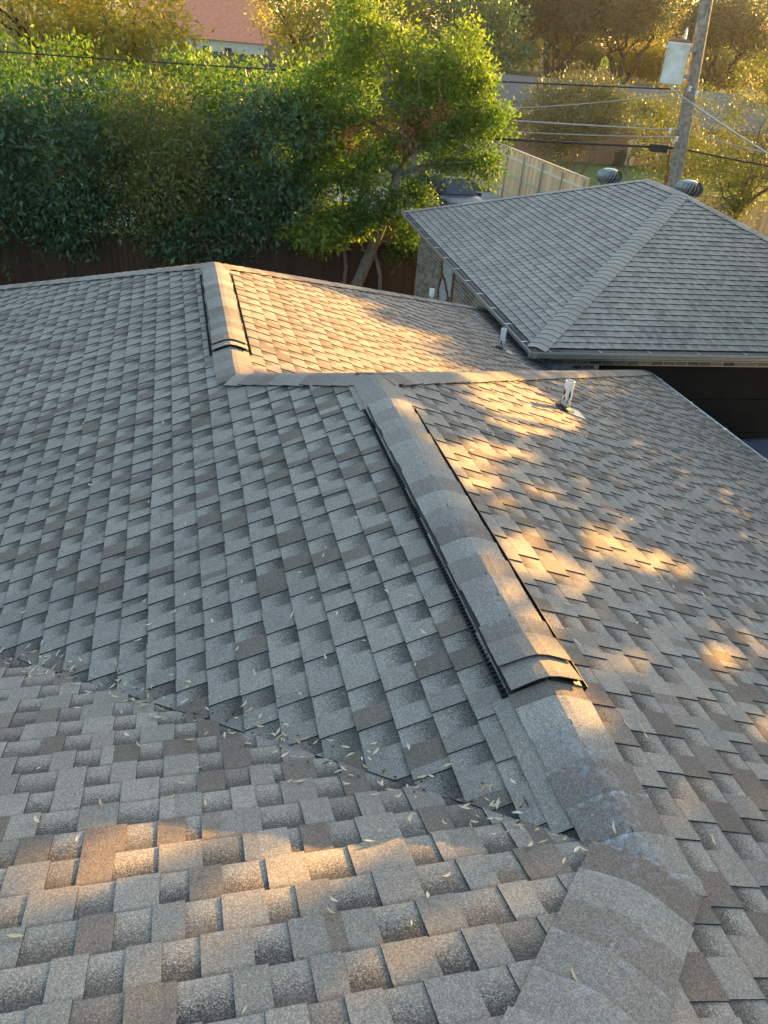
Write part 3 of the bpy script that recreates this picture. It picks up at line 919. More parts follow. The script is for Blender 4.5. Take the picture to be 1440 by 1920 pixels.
rubble_strip([(3.60, 2.80), (3.56, 2.45), (3.62, 2.1), (3.58, 1.5)], .035, 'broken_edge')
rubble_strip([(2.50, 2.22), (2.85, 2.18), (3.15, 2.02), (3.40, 1.85), (3.58, 1.72)], .035, 'broken_edge')
rubble_strip([(3.05, 1.55), (3.2, 1.75), (3.35, 1.78)], .045, 'broken_edge')
rubble_strip([(3.2, 2.82), (3.3, 2.68), (3.42, 2.74)], .045, 'broken_edge')
fl = empty('flood_light', G(OG, GD - OG - 3.66, 2.62)); par(fl, garage)
MB().box(G(OG - .10, GD - OG - 3.62, 2.60), (.035, .045, .07)).build('lamp_head', M['porcelain'], fl)
MB().tube([G(OG, GD - OG - 3.75, 2.70), G(OG - .08, GD - OG - 3.72, 2.66), G(OG - .09, GD - OG - 3.66, 2.63)], .012).build('lamp_arm', M['porcelain'], fl)

# turbine vents
def turbine(u, v, zr, zc):
    root = empty('turbine_vent', G(u, v, zr)); par(root, garage)
    c = G(u, v, 0)
    MB().lathe(c, [(.165, zr - .1), (.165, zc - .19), (.18, zc - .185), (.18, zc - .165), (.15, zc - .16)], 24).build('neck', M['metal'], root, True)
    MB().lathe(c, [(.12, zc - .17), (.20, zc - .06), (.20, zc + .05), (.10, zc + .12)], 20).build('core', M['black'], root)
    MB().lathe(c, [(.17, zc + .105), (.175, zc + .125), (.12, zc + .15), (.02, zc + .16)], 24).build('cap', M['flash'], root, True)
    MB().lathe(c, [(.20, zc - .175), (.225, zc - .165), (.225, zc - .150), (.20, zc - .145)], 24).build('base_ring', M['metal'], root, True)
    for k in range(22):
        b = MB(); vs = []
        for j in range(7):
            t = j / 6
            zz = zc - .155 + .27 * t
            rad = .19 + .125 * math.sin(math.pi * (0.14 + .74 * t))
            a = 2 * math.pi * k / 22 + .42 * t
            for da, rr_ in ((0, rad), (.23, rad - .035)):
                vs.append(c + Vector((rr_ * math.cos(a + da), rr_ * math.sin(a + da), zz)))
        b.add(vs, [(2 * j, 2 * j + 1, 2 * j + 3, 2 * j + 2) for j in range(6)])
        b.build('vane', M['metal'], root, True)
def g_roof_z(u, v): return GZ + S * min(u, v, GW - u, GD - v)
turbine(4.39, 7.91, g_roof_z(4.39, 7.91), 4.47)
turbine(5.55, 6.25, g_roof_z(5.55, 6.25), 4.55)

# ------------------------------------------------------------------ fences
def fence(name, A_, B_, z0, hgt, mat, label, railmat=None, posts=None, plank=0.14, out=Vector((0, -1, 0)), rails=(0.3, 1.0, 1.6), cap=None, capmat=None, jitter=.02, spacing=2.4, postmat=None, group=None):
    root = empty(name, (A_.x, A_.y, z0), label, 'fence')
    D = (B_ - A_); L = D.length; D /= L
    n = int(L / plank)
    me = []
    for v in range(4):
        b = MB(); w, t, h = plank / 2 - .0012, .009, hgt + random.uniform(-jitter, jitter)
        b.box((0, 0, h / 2), (w, t, h / 2))
        m_ = bpy.data.meshes.new('plank'); m_.from_pydata(b.v, [], b.f); m_.materials.append(mat); m_.update(); me.append(m_)
    for i in range(n):
        o = bpy.data.objects.new('plank', random.choice(me)); COL.objects.link(o)
        p = A_ + D * (i + .5) * plank
        o.parent = root
        nrm = Vector((-D.y, D.x, 0))
        o.matrix_parent_inverse = Matrix.Translation(root.location).inverted()
        o.matrix_basis = Matrix(((D.x, nrm.x, 0, p.x), (D.y, nrm.y, 0, p.y), (0, 0, 1, z0), (0, 0, 0, 1)))
    for rz in rails:
        b = MB(); a = A_ + out * .03; c = B_ + out * .03
        rot = Matrix(((D.x, -D.y, 0), (D.y, D.x, 0), (0, 0, 1)))
        b.box((a + c) / 2 + dn * (z0 + rz), (L / 2, .02, .045), rot)
        b.build('rail', railmat or mat, root)
    if cap is not None:
        b = MB(); rot = Matrix(((D.x, -D.y, 0), (D.y, D.x, 0), (0, 0, 1)))
        b.box((A_ + B_) / 2 + dn * (z0 + hgt + .02), (L / 2, .05, .018), rot); b.build('cap_board', capmat or mat, root)
    if posts:
        t = 0.2
        while t < L:
            p = A_ + D * t + out * .085
            MB().tube([p + dn * (z0 - .1), p + dn * (z0 + hgt - .08)], .033, 10).build('post', postmat or M['metal'], root)
            t += spacing
    return root
fence('wood_fence', P3(-11, 22.15, 0), P3(6.4, 22.0, 0), 0, 1.80, M['fencedark'], 'dark stained wooden fence in deep shade under the trees', rails=(), jitter=.015, cap=None)
fence('wood_fence', P3(2.2, 26.0, 0), P3(9.4, 25.6, 0), 0, 1.75, M['fencered'], 'reddish wooden fence glimpsed between tree trunk and garage eave', rails=(0.95, 1.55))
fence('wood_fence', P3(15.35, 31.6, 0), P3(15.0, 45.5, 0), 0, 2.35, M['cedar'], 'new pale cedar fence with steel posts running along the alley', M['cedarrail'], True,
      out=Vector((-1, 0, 0)), rails=(.35, 1.15, 1.95), cap=True, capmat=M['cedarrail'], spacing=2.1)
fence('wood_fence', P3(20.6, 33.2, 0), P3(27.0, 30.8, 0), 0, 1.78, M['cedar'], 'short tan fence with cream cap board behind the garage turbine', cap=True, capmat=M['paintwhite'], rails=(.4, 1.4))

# ------------------------------------------------------------------ vehicles
def vehicle(name, label, loc, rz, body, st, glassrows, length, wbase, group=None):
    """st: stations along the length (y, z_sill, z_belt, z_top, half_belt, half_top)"""
    root = empty(name, loc, label, 'car')
    Rm = Matrix.Rotation(rz, 3, 'Z'); L0 = Vector(loc)
    def T(p): return L0 + Rm @ Vector(p)
    b = MB(); vs, fs = [], []
    m_ = 12
    for (y, zs, zb, zt, hb, ht) in st:
        sec = [(-hb * .93, zs), (-hb, zs + .10), (-hb * 1.0, (zs + zb) / 2), (-hb * .985, zb), (-ht - .03, zt - .07 if zt - zb > .15 else zt - .02), (-ht * .82, zt)]
        sec = sec + [(-x, z) for x, z in reversed(sec)]
        for (x, z) in sec: vs.append(T((x, y, z)))
    for i in range(len(st) - 1):
        for k in range(m_):
            fs.append((i * m_ + k, i * m_ + (k + 1) % m_, (i + 1) * m_ + (k + 1) % m_, (i + 1) * m_ + k))
    fs.append(tuple(range(m_ - 1, -1, -1))); fs.append(tuple((len(st) - 1) * m_ + k for k in range(m_)))
    b.add(vs, fs); b.build('body', body, root, False)
    def sec_pt(i, t, side):    # a point on the glass band of station i
        y, zs, zb, zt, hb, ht = st[i]
        a = Vector((side * hb * .985, y, zb)); c = Vector((side * (ht + .03), y, zt - .07))
        return a + (c - a) * t
    for (nm, kind, i, j) in glassrows:
        g_ = MB()
        if kind == 'side':
            for side in (-1, 1):
                q = [sec_pt(i, .12, side), sec_pt(j, .12, side), sec_pt(j, .93, side), sec_pt(i, .93, side)]
                cen = sum(q, Vector()) / 4
                q = [cen + (p - cen) * .93 + Vector((side * .012, 0, .004)) for p in q]
                MB().add([T(p) for p in q], [(0, 1, 2, 3)]).build(nm, M['glass'], root)
        else:
            yi, _, zbi, zti, hbi, hti = st[i]; yj, _, zbj, ztj, hbj, htj = st[j]
            q = [Vector((-hti * .93, yi, zti)), Vector((hti * .93, yi, zti)), Vector((htj * .84, yj, ztj)), Vector((-htj * .84, yj, ztj))]
            nrm = (q[1] - q[0]).cross(q[3] - q[0]).normalized()
            if nrm.z < 0: nrm = -nrm
            cen = sum(q, Vector()) / 4
            MB().add([T(cen + (p - cen) * .94 + nrm * .016) for p in q], [(0, 1, 2, 3)]).build(nm, M['glass'], root)
    for sx in (-1, 1):
        for sy in (-1, 1):
            c = Vector((sx * .80, sy * wbase / 2, .34)); w = MB(); n = 18
            prof = [(.20, -.11), (.32, -.11), (.345, -.08), (.345, .08), (.32, .11), (.20, .11)]
            vs, fs = [], []
            for r_, x in prof:
                for k in range(n):
                    t = 2 * math.pi * k / n; vs.append(T(c + Vector((x, r_ * math.cos(t), r_ * math.sin(t)))))
            for q in range(len(prof) - 1):
                for k in range(n): fs.append((q * n + k, q * n + (k + 1) % n, (q + 1) * n + (k + 1) % n, (q + 1) * n + k))
            w.add(vs, fs); wh = w.build('wheel', M['tyre'], root, True)
            rm = MB(); xx = sx * .10
            rm.add([T(c + Vector((xx, .21 * math.cos(2 * math.pi * k / n), .21 * math.sin(2 * math.pi * k / n)))) for k in range(n)], [tuple(range(n))])
            rm.build('rim', M['rim'], wh)
    fy = st[-1][0]; ry = st[0][0]
    for sx in (-1, 1):
        MB().box(T((sx * .68, fy + .0, .78)), (.16, .03, .07), Rm).build('headlight', M['porcelain'], root)
        MB().box(T((sx * .74, ry - .0, .95)), (.10, .03, .13), Rm).build('tail_light', M['orange'], root)
        MB().box(T((sx * 1.03, .95, 1.08)), (.10, .05, .075), Rm).build('mirror', body, root)
    return root
suv_st = [(-2.35, .45, .85, .90, .84, .74), (-2.28, .35, 1.02, 1.10, .92, .78), (-2.05, .30, 1.06, 1.60, .94, .66), (-1.75, .30, 1.06, 1.72, .95, .66),
          (-.5, .30, 1.05, 1.76, .95, .68), (.35, .30, 1.03, 1.72, .95, .67), (.62, .30, 1.03, 1.66, .95, .66), (1.28, .30, 1.02, 1.09, .94, .80),
          (1.7, .30, .99, 1.04, .93, .80), (2.2, .32, .90, .94, .88, .74), (2.38, .42, .74, .78, .80, .66)]
gl = [('windscreen', 'front', 6, 7), ('rear_window', 'front', 2, 1), ('side_window', 'side', 3, 4), ('side_window', 'side', 4, 5)]
vehicle('parked_car', 'dark car with pale windscreen parked in the alley behind the garage', (10.55, 35.2, 0.02), math.pi + .10, M['carblack'], suv_st, gl, 4.7, 2.75)
vehicle('parked_car', 'slate blue car roof just past the main eave, before the garage door', (8.18, 7.62, 0.024), math.pi + .05, M['cargrey'], suv_st, gl, 4.7, 2.75)

# ------------------------------------------------------------------ utility pole
PB, PT_ = Vector((12.955, 21.6, 3.74)), Vector((12.65, 21.79, 8.34))
pd = (PT_ - PB) / (8.34 - 3.74)
def PZ(z): return PB + pd * (z - 3.74)
pole = empty('utility_pole', PZ(0), 'leaning grey wooden utility pole carrying a white transformer behind the garage', 'utility pole')
pp = [PZ(z) for z in (-.3, 1.5, 3.0, 4.5, 6.0, 7.5, 9.0, 10.5)]
MB().tube(pp, [.205, .20, .192, .185, .178, .17, .16, .15], 18).build('shaft', M['pole'], pole, True)
tr = empty('transformer', PZ(6.8)); par(tr, pole)
# to the left of the pole as the alley sees it
side = Vector((-CF.y, CF.x, 0)).normalized()       # horizontal, towards picture left
tcx = PZ(6.85) + side * .53 + Vector((-.10, -.14, 0))
n = 28
b = MB()
b.lathe((tcx.x, tcx.y, tcx.z), [(.29, -.50), (.30, -.48), (.30, .44), (.315, .45), (.315, .48), (.30, .485)], n); b.build('tank', M['trans'], tr, True)
MB().lathe((tcx.x, tcx.y, tcx.z + .485), [(.318, 0), (.318, .03), (.20, .075), (.03, .09)], n).build('lid', M['rustlid'], tr, True)
MB().lathe((tcx.x + .10, tcx.y - .02, tcx.z + .55), [(.05, 0), (.06, .03), (.035, .05), (.055, .09), (.032, .11), (.05, .15), (.028, .17), (.045, .21), (.02, .24), (.02, .28)], 14).build('bushing', M['porcelain'], tr, True)
for zz in (.36, -.30):
    MB().box(tcx - side * .36 + dn * zz, (.10, .06, .05), Matrix.Rotation(math.atan2(side.y, side.x), 3, 'Z')).build('bracket', M['metal'], tr)
for k in range(5):     # cooling ribs on the tank face
    a = math.atan2(-CF.y, -CF.x) + (-.35 + k * .16)
    q = tcx + Vector((math.cos(a), math.sin(a), 0)) * .305
    MB().box(q - dn * .05, (.006, .008, .33), Matrix.Rotation(a, 3, 'Z')).build('rib', M['trans'], tr)
for k in range(3):
    a = math.atan2(side.y, side.x) + (-.5 + k * .4)
    q = tcx + Vector((math.cos(a), math.sin(a), 0)) * .30 + dn * .33
    MB().tube([q, q + Vector((math.cos(a), math.sin(a), 0)) * .09 + dn * .02], [.03, .022], 10).build('bushing', M['porcelain'], tr, True)
MB().tube([tcx + side * .34 + dn * .34, tcx + side * .40 + dn * .05, tcx + side * .40 - dn * .45, tcx + side * .32 - dn * .62], .012, 6).build('lead_wire', M['wire'], tr)
for z, s_, nm in ((6.25, .55, 'spool_insulator'), (6.18, -.12, 'spool_insulator'), (5.20, .42, 'spool_insulator'), (5.02, .20, 'spool_insulator'), (6.28, .08, 'spool_insulator')):
    c = PZ(z) + side * s_ - Vector((CF.x, CF.y, 0)).normalized() * .2
    MB().lathe(c, [(.03, -.07), (.055, -.05), (.03, 0), (.055, .05), (.03, .07)], 12).build(nm, M['porcelain'], pole, True)
    if abs(s_) > .25: MB().tube([PZ(z), c], .015, 6).build('bracket', M['metal'], pole)
bx = PZ(4.72) + side * .62
MB().box(bx, (.24, .08, .10), Matrix.Rotation(math.atan2(side.y, side.x), 3, 'Z')).build('splice_box', M['rubber'], pole)
MB().tube([PZ(5.0) - Vector((.1, .2, 0)), PZ(4.0) - Vector((.15, .22, 0)), PZ(2.5) - Vector((.15, .22, 0))], .022, 8).build('conduit', M['metal'], pole)
# steps/bolts up the shaft
for k in range(10):
    z = 4.2 + k * .5; q = PZ(z) + Vector((-CF.x, -CF.y, 0)).normalized() * .17 + side * ((k % 2) * .12 - .06)
    MB().tube([q, q + Vector((-CF.x, -CF.y, 0)).normalized() * .04], .012, 6).build('bolt', M['metal'], pole)

def wire(a, c, sag, rad, mat, label, n=26):
    a, c = Vector(a), Vector(c)
    pts = []
    for i in range(n + 1):
        t = i / n
        pts.append(a + (c - a) * t - dn * sag * 4 * t * (1 - t))
    tag(MB().tube(pts, rad, 6).build('overhead_cable', mat, None, True), label, 'cable', 'overhead cables on the utility pole')
q0 = PZ(6.22) + side * .55
wire(q0, (-26, 33.2, 5.4), .30, .022, M['wire'], 'black upper cable from below the transformer crossing toward the treetops')
wire(PZ(5.22) + side * .2, (-26, 34.0, 4.6), .25, .022, M['wirepale'], 'pale taut cable at mid pole above the cedar fence')
wire(PZ(4.76) + side * .2, (-26, 33.0, 3.6), .15, .035, M['wire'], 'thick black lowest cable running behind the leafy central tree')
wire(PZ(6.1) + side * .5, (5.5, 40, 4.2), .5, .014, M['wirepale'], 'thin sagging service cable crossing before the wide bush')
wire(PZ(5.05) + side * .2, (7.0, 31, 4.05), .1, .016, M['wirepale'], 'thin cable joining the thick black one left of pole')
wire(q0 + dn * .02, (12.3, 8.0, 4.1), .25, .018, M['wirepale'], 'pale service cable slanting down right over the garage')
wire(PZ(6.25) - side * .1, (21, 19.0, 5.3), .25, .014, M['wirepale'], 'upper thin cable leaving pole toward right tree')
wire(PZ(5.2) - side * .1, (21, 18.5, 4.3), .1, .016, M['wirepale'], 'mid cable leaving pole into the right tree')
wire(PZ(4.75) - side * .1, (22, 19.5, 4.2), .1, .025, M['wire'], 'black lower cable leaving pole into the right tree')
wire(PZ(8.9), (24, 17.2, 7.9), .2, .012, M['wire'], 'thin topmost cable near the upper right corner')

# ------------------------------------------------------------------ trees
def leaf_quads(C, size, r, axis_bias=None, aspect=0.45, droop=0.25):
    n = len(C)
    d = r.normal(size=(n, 3))
    if axis_bias is not None: d = d + axis_bias
    d[:, 2] -= droop
    d /= np.linalg.norm(d, axis=1, keepdims=True) + 1e-9
    a = r.normal(size=(n, 3)); a[:, 2] += 0.6
    w = np.cross(d, a); w /= np.linalg.norm(w, axis=1, keepdims=True) + 1e-9
    nn = np.cross(w, d)
    L = size[:, None]; Wd = L * aspect * 0.5
    p0 = C; p2 = C + d * L
    m = C + d * L * 0.45
    return np.stack([p0, m + w * Wd + nn * Wd * .25, p2, m - w * Wd + nn * Wd * .25], axis=1)

def clumps(center, rad, n, r, shell=0.45, rough=0.22, flat_bottom=0.0):
    """clump centres through an uneven ellipsoid"""
    d = r.normal(size=(n, 3)); d /= np.linalg.norm(d, axis=1, keepdims=True)
    ph = r.uniform(0, 6.28, 6)
    lump = 1 + rough * (np.sin(3.1 * d[:, 0] * 2 + ph[0]) * np.sin(2.7 * d[:, 1] * 2 + ph[1]) + .7 * np.sin(5 * d[:, 2] + ph[2]) * np.sin(4.3 * d[:, 0] * 1.7 + ph[3]))
    rr = shell + (1 - shell) * r.random(n) ** 0.6
    P = d * (rr * lump)[:, None]
    if flat_bottom: P[:, 2] = np.maximum(P[:, 2], -flat_bottom + .15 * r.random(n))
    return np.asarray(center) + P * np.asarray(rad), d

def crown_leaves(blobs, r, per, csig, lsize, tone_fn=None, aspect=.45, droop=.25, shell=.45, rough=.22, keep=None, bias=1.0):
    Vs, Ts = [], []
    for (c, rad, n) in blobs:
        P, d = clumps(c, rad, n, r, shell, rough)
        base_t = r.random(n)
        L = np.repeat(P, per, axis=0) + r.normal(size=(n * per, 3)) * csig * np.array([1, 1, .7])
        bd = np.repeat(d, per, axis=0) * bias
        sz = lsize * r.uniform(.45, 1.4, n * per) * np.repeat(r.uniform(.75, 1.2, n), per)
        t = np.clip(np.repeat(base_t, per) * .6 + r.random(n * per) * .4, 0, 1)
        if tone_fn is not None: t = tone_fn(L, t)
        if keep is not None:
            k = keep(L); L, bd, sz, t = L[k], bd[k], sz[k], t[k]
        Vs.append(leaf_quads(L, sz, r, bd, aspect, droop)); Ts.append(t)
    return np.concatenate(Vs), np.concatenate(Ts)

def limb(b, p, q, r0, r1, rnd, seg=6, wig=.12, n=7):
    p, q = Vector(p), Vector(q); L = (q - p).length
    pts, rs = [], []
    for i in range(seg + 1):
        t = i / seg
        o = Vector((rnd.gauss(0, 1), rnd.gauss(0, 1), rnd.gauss(0, .6))) * wig * L * .35 * math.sin(math.pi * t) if 0 < i < seg else Vector()
        pts.append(p + (q - p) * t + o); rs.append(r0 + (r1 - r0) * t)
    b.tube(pts, rs, n)
    return pts

def tree(name, label, base, fork, blobs, leafmat, bark, cat='tree', group=None, seed=0, per=30, csig=.28, lsize=.13, tr=.12, limbs=8, tone_fn=None, aspect=.45,
         droop=.25, shell=.45, rough=.22, keep=None, stems=1, twig=2, stem_spread=.3, bias=1.0):
    r = np.random.default_rng(seed); rnd = random.Random(seed)
    root = empty(name, base, label, cat, group)
    b = MB()
    base = Vector(base)
    forks = []
    for sidx in range(stems):
        off = Vector((rnd.uniform(-1, 1), rnd.uniform(-1, 1), 0)) * stem_spread if stems > 1 else Vector()
        f_ = Vector(fork) + off * 3.0
        limb(b, base + off - dn * .2, f_, tr / math.sqrt(stems) * 1.25, tr / math.sqrt(stems) * .8, rnd, 7, .10, 9)
        forks.append(f_)
    for k in range(limbs):
        c, rad, n_ = blobs[k % len(blobs)]
        a = rnd.uniform(0, 6.28); e = rnd.uniform(-.2, 1.0)
        tgt = Vector(c) + Vector((math.cos(a) * rad[0], math.sin(a) * rad[1], math.sin(e) * rad[2])) * rnd.uniform(.45, .85)
        f_ = rnd.choice(forks)
        pts = limb(b, f_, tgt, tr / math.sqrt(stems) * .6, tr * .10, rnd, 6, .14, 6)
        for w in range(twig):
            s_ = pts[rnd.randint(2, 5)]
            limb(b, s_, s_ + Vector((rnd.uniform(-1, 1), rnd.uniform(-1, 1), rnd.uniform(-.2, .9))) * rad[2] * .5, tr * .16, tr * .04, rnd, 3, .1, 5)
    b.build('trunk', bark, root, True)
    V, T = crown_leaves(blobs, r, per, csig, lsize, tone_fn, aspect, droop, shell, rough, keep, bias)
    quads_mesh('crown', V, T, leafmat, root)
    return root

# hedge of shrubs and small trees behind the dark fence line
HG = 'evergreen shrubs along the dark fence'
tree('evergreen_shrub', 'dark glossy evergreen shrub at the left edge above the dark fence', (-6.6, 23.2, 0), (-6.5, 23.2, 1.6),
     [((-6.6, 23.0, 3.2), (2.0, 1.4, 2.3), 260), ((-5.6, 22.4, 2.1), (1.2, .8, 1.2), 100)], M['leafdark'], M['barkgrey'], 'shrub', HG, 101, 46, .24, .17, .09, aspect=.36)
tree('evergreen_shrub', 'dark evergreen shrub hanging low over the fence, second from the left edge', (-4.0, 23.0, 0), (-4.0, 23.0, 1.5),
     [((-4.0, 22.9, 3.3), (1.8, 1.3, 2.1), 260), ((-3.9, 22.2, 2.2), (1.2, .6, 1.0), 110)], M['leafdark'], M['barkgrey'], 'shrub', HG, 102, 46, .24, .17, .09, aspect=.36)
tree('evergreen_shrub', 'bronze tinged shrub with small leaves in the middle of the hedge', (-1.6, 23.1, 0), (-1.5, 23.0, 1.7),
     [((-1.6, 22.8, 3.5), (1.7, 1.2, 1.9), 290), ((-1.3, 22.3, 2.9), (1.2, .7, .9), 130)], M['leafolive'], M['barkgrey'], 'shrub', HG, 103, 50, .22, .12, .08)
tree('evergreen_shrub', 'deep green shrub below the bronze one, drooping to the roof hip', (-.6, 22.6, 0), (-.6, 22.6, 1.0),
     [((-.7, 22.4, 2.0), (1.5, .8, 1.1), 190), ((.5, 22.6, 2.7), (1.2, .9, 1.5), 170)], M['leafdark'], M['barkgrey'], 'shrub', HG, 104, 46, .22, .14, .07)
tree('evergreen_shrub', 'tall dark green shrub just left of the leaning trunk', (1.6, 23.2, 0), (1.6, 23.1, 1.7),
     [((1.5, 23.0, 3.7), (1.6, 1.3, 1.8), 260), ((1.7, 22.6, 2.6), (1.2, .8, 1.0), 120)], M['leafdark'], M['barkgrey'], 'shrub', HG, 105, 46, .24, .14, .08)
tree('evergreen_shrub', 'shrub with sunlit yellow green top rising behind the left hedge', (-5.2, 25.2, 0), (-5.2, 25.2, 2.2),
     [((-5.6, 25.0, 4.0), (1.6, 1.3, 1.3), 150), ((-3.6, 25.2, 3.7), (1.1, 1.0, 1.2), 90)], M['leafgreen'], M['barkgrey'], 'shrub', HG, 106, 34, .26, .14, .08, tone_fn=lambda L, t: t * .5)
tree('evergreen_shrub', 'bright topped shrub rising behind the middle of the hedge', (-1.0, 25.4, 0), (-1.0, 25.4, 2.2),
     [((-1.9, 25.2, 4.2), (1.3, 1.2, 1.2), 120), ((.2, 25.4, 4.3), (1.2, 1.1, 1.3), 110)], M['leafgreen'], M['barkgrey'], 'shrub', HG, 107, 34, .26, .14, .08, tone_fn=lambda L, t: t * .5)
tree('evergreen_shrub', 'loose green shrub behind the hedge left of the tall tree', (2.2, 25.6, 0), (2.2, 25.6, 2.2),
     [((2.0, 25.4, 4.2), (1.7, 1.4, 1.4), 220)], M['leafgreen'], M['barkgrey'], 'shrub', HG, 108, 34, .26, .13, .08)
tree('young_shrub', 'bright yellow green low bough in front of the dark fence', (3.36, 22.2, 0), (3.33, 22.1, 2.2),
     [((2.55, 21.75, 2.05), (.85, .45, .42), 60), ((3.3, 21.9, 2.3), (.6, .4, .45), 40)], M['leafgreen'], M['barkgrey'], 'shrub', None, 109, 40, .16, .15, .045, limbs=4, tone_fn=lambda L, t: np.clip(t + .45, 0, 1))

# tall central tree with leaning trunk
def ctree():
    r = np.random.default_rng(77); rnd = random.Random(77)
    root = empty('leafy_tree', (3.55, 21.9, 0), 'tall bright green tree with grey leaning trunk and patch of dead brown leaves', 'tree')
    b = MB()
    tp = [(3.5, 21.9, -.1), (3.76, 21.95, .57), (4.18, 22.0, 1.72), (4.62, 22.1, 2.89), (4.74, 22.2, 3.6), (5.04, 22.4, 4.1)]
    b.tube(tp, [.20, .175, .16, .14, .12, .10], 12)
    b.tube([(4.18, 22.0, 1.72), (4.42, 21.9, .9), (4.5, 21.9, -.1)], [.05, .06, .07], 7)
    ends = [(3.6, 22.9, 7.2), (4.6, 23.1, 7.4), (6.1, 23.0, 6.8), (7.3, 22.8, 5.6), (7.6, 22.6, 4.2), (2.9, 23, 5.8), (3.0, 22.9, 4.4), (6.4, 22.2, 4.0), (5.2, 22.3, 6.2)]
    for e in ends:
        pts = limb(b, tp[-1] if e[2] > 4.6 else tp[-2], e, .075, .012, rnd, 7, .12, 6)
        for w in range(7):
            s_ = pts[rnd.randint(1, 6)]
            limb(b, s_, s_ + Vector((rnd.uniform(-1, 1), rnd.uniform(-1, .6), rnd.uniform(-.4, .7))) * .9, .016, .004, rnd, 3, .1, 4)
    for w in range(60):     # bare twigs low inside the crown
        s_ = Vector((rnd.uniform(4.2, 7.4), rnd.uniform(21.8, 22.8), rnd.uniform(3.6, 4.6)))
        limb(b, s_, s_ + Vector((rnd.uniform(-1, 1), rnd.uniform(-.6, .6), rnd.uniform(-.5, .5))) * .8, .011, .003, rnd, 3, .12, 4)
    b.build('trunk', M['barkgrey'], root, True)
    bl = [((3.6, 23.0, 7.0), (.75, .7, 1.2), 90), ((4.4, 23.2, 6.7), (.7, .7, .8), 60), ((5.0, 23.1, 5.9), (.9, .8, .8), 80), ((6.3, 23.0, 6.5), (.9, .8, .75), 90), ((6.9, 22.9, 5.8), (.85, .8, .7), 90),
          ((5.9, 22.8, 5.6), (.9, .8, .6), 70), ((7.3, 22.9, 4.9), (.75, .7, .6), 80), ((6.4, 22.7, 4.8), (.6, .6, .4), 40), ((7.2, 22.6, 4.0), (.8, .6, .35), 45), ((6.3, 22.4, 3.8), (.7, .5, .3), 30),
          ((3.2, 23.0, 5.9), (.8, .7, .6), 60), ((2.6, 23.0, 5.1), (.9, .7, .7), 80), ((3.7, 22.8, 4.9), (.8, .6, .5), 50), ((2.7, 22.6, 4.0), (.9, .7, .6), 80), ((3.6, 22.0, 3.5), (.7, .45, .45), 55),
          ((4.3, 21.7, 2.85), (.75, .35, .4), 55), ((3.5, 21.7, 2.5), (.7, .4, .4), 50), ((5.3, 22.1, 3.1), (.6, .4, .35), 40), ((5.0, 21.6, 2.2), (.5, .3, .3), 25), ((5.3, 21.8, 1.7), (.6, .35, .22), 30)]
    bl += [((5.1, 22.5, 5.0), (.7, .5, .45), 45), ((4.5, 22.3, 4.1), (.6, .4, .4), 35), ((5.7, 22.3, 4.5), (.5, .4, .35), 28), ((2.2, 22.8, 4.7), (.8, .6, .8), 60), ((2.3, 22.3, 3.2), (.8, .5, .6), 50)]
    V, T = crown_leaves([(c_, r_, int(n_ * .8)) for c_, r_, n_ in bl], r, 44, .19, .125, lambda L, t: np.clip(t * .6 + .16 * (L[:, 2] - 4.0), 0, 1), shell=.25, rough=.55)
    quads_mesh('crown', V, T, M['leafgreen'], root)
    V, T = crown_leaves([((4.6, 22.1, 4.75), (1.0, .4, .42), 24), ((3.5, 22.0, 4.45), (.6, .3, .35), 13), ((5.6, 22.0, 5.1), (.5, .3, .4), 12), ((5.05, 21.9, 4.05), (.25, .2, .25), 4)], r, 15, .11, .13)
    quads_mesh('dead_leaves', V, T, M['leafdead'], root)['label'] = 'patch of dead brown leaves'
ctree()
MB_ = MB()
limb(MB_, (3.42, 22.0, -.1), (3.34, 22.0, 2.3), .055, .05, random.Random(4), 6, .03, 9)
sap = MB_.build('sapling', M['barkgrey'], None, True); tag(sap, 'slim straight grey trunk beside the leaning tree trunk', 'tree')

# wide crape-myrtle-like bush by the brick house
tree('wide_bush', 'wide grey green multi stemmed bush before the brick house', (22.3, 47.6, 0), (22.2, 47.6, 1.6),
     [((21.6, 47.5, 3.5), (3.2, 2.0, 2.3), 470), ((20.6, 47.2, 2.5), (1.7, 1.4, 1.6), 130), ((23.7, 47.4, 4.0), (1.6, 1.4, 1.3), 90)], M['leafgrey'], M['barkgrey'], 'bush', None, 121, 34, .30, .20, .14,
     stems=6, stem_spread=.4, aspect=.3, droop=-.7, shell=.35)
tree('green_bush', 'low green bush growing between wide bush and utility pole', (27.5, 50.5, 0), (27.5, 50.5, 1.0),
     [((28.0, 50.5, 3.7), (1.8, 1.2, .8), 100), ((30.0, 50.6, 3.4), (1.4, 1.1, .6), 55)], M['leafolive'], M['barkgrey'], 'bush', None, 122, 30, .26, .20, .10, aspect=.35)

# trees at the right edge
tree('leafy_tree', 'feathery yellow green tree filling the right edge behind the garage', (19.8, 27.4, 0), (19.7, 27.5, 2.0),
     [((19.9, 27.5, 4.8), (2.0, 1.7, 2.9), 330), ((18.5, 27.2, 2.9), (1.2, 1.1, 1.7), 150), ((21.2, 26.2, 4.2), (1.6, 1.4, 2.3), 150)], M['leafolive'], M['barkgrey'], 'tree', None, 131, 44, .26, .12, .14, aspect=.3)
tree('leafy_tree', 'olive tree crown just right of the pole behind the short tan fence', (20.9, 34.6, 0), (20.8, 34.6, 1.8),
     [((20.6, 34.5, 4.0), (1.6, 1.5, 2.3), 230), ((21.9, 34.6, 2.8), (1.3, 1.1, 1.2), 110)], M['leafolive'], M['barkgrey'], 'tree', None, 132, 40, .25, .13, .12, aspect=.3)

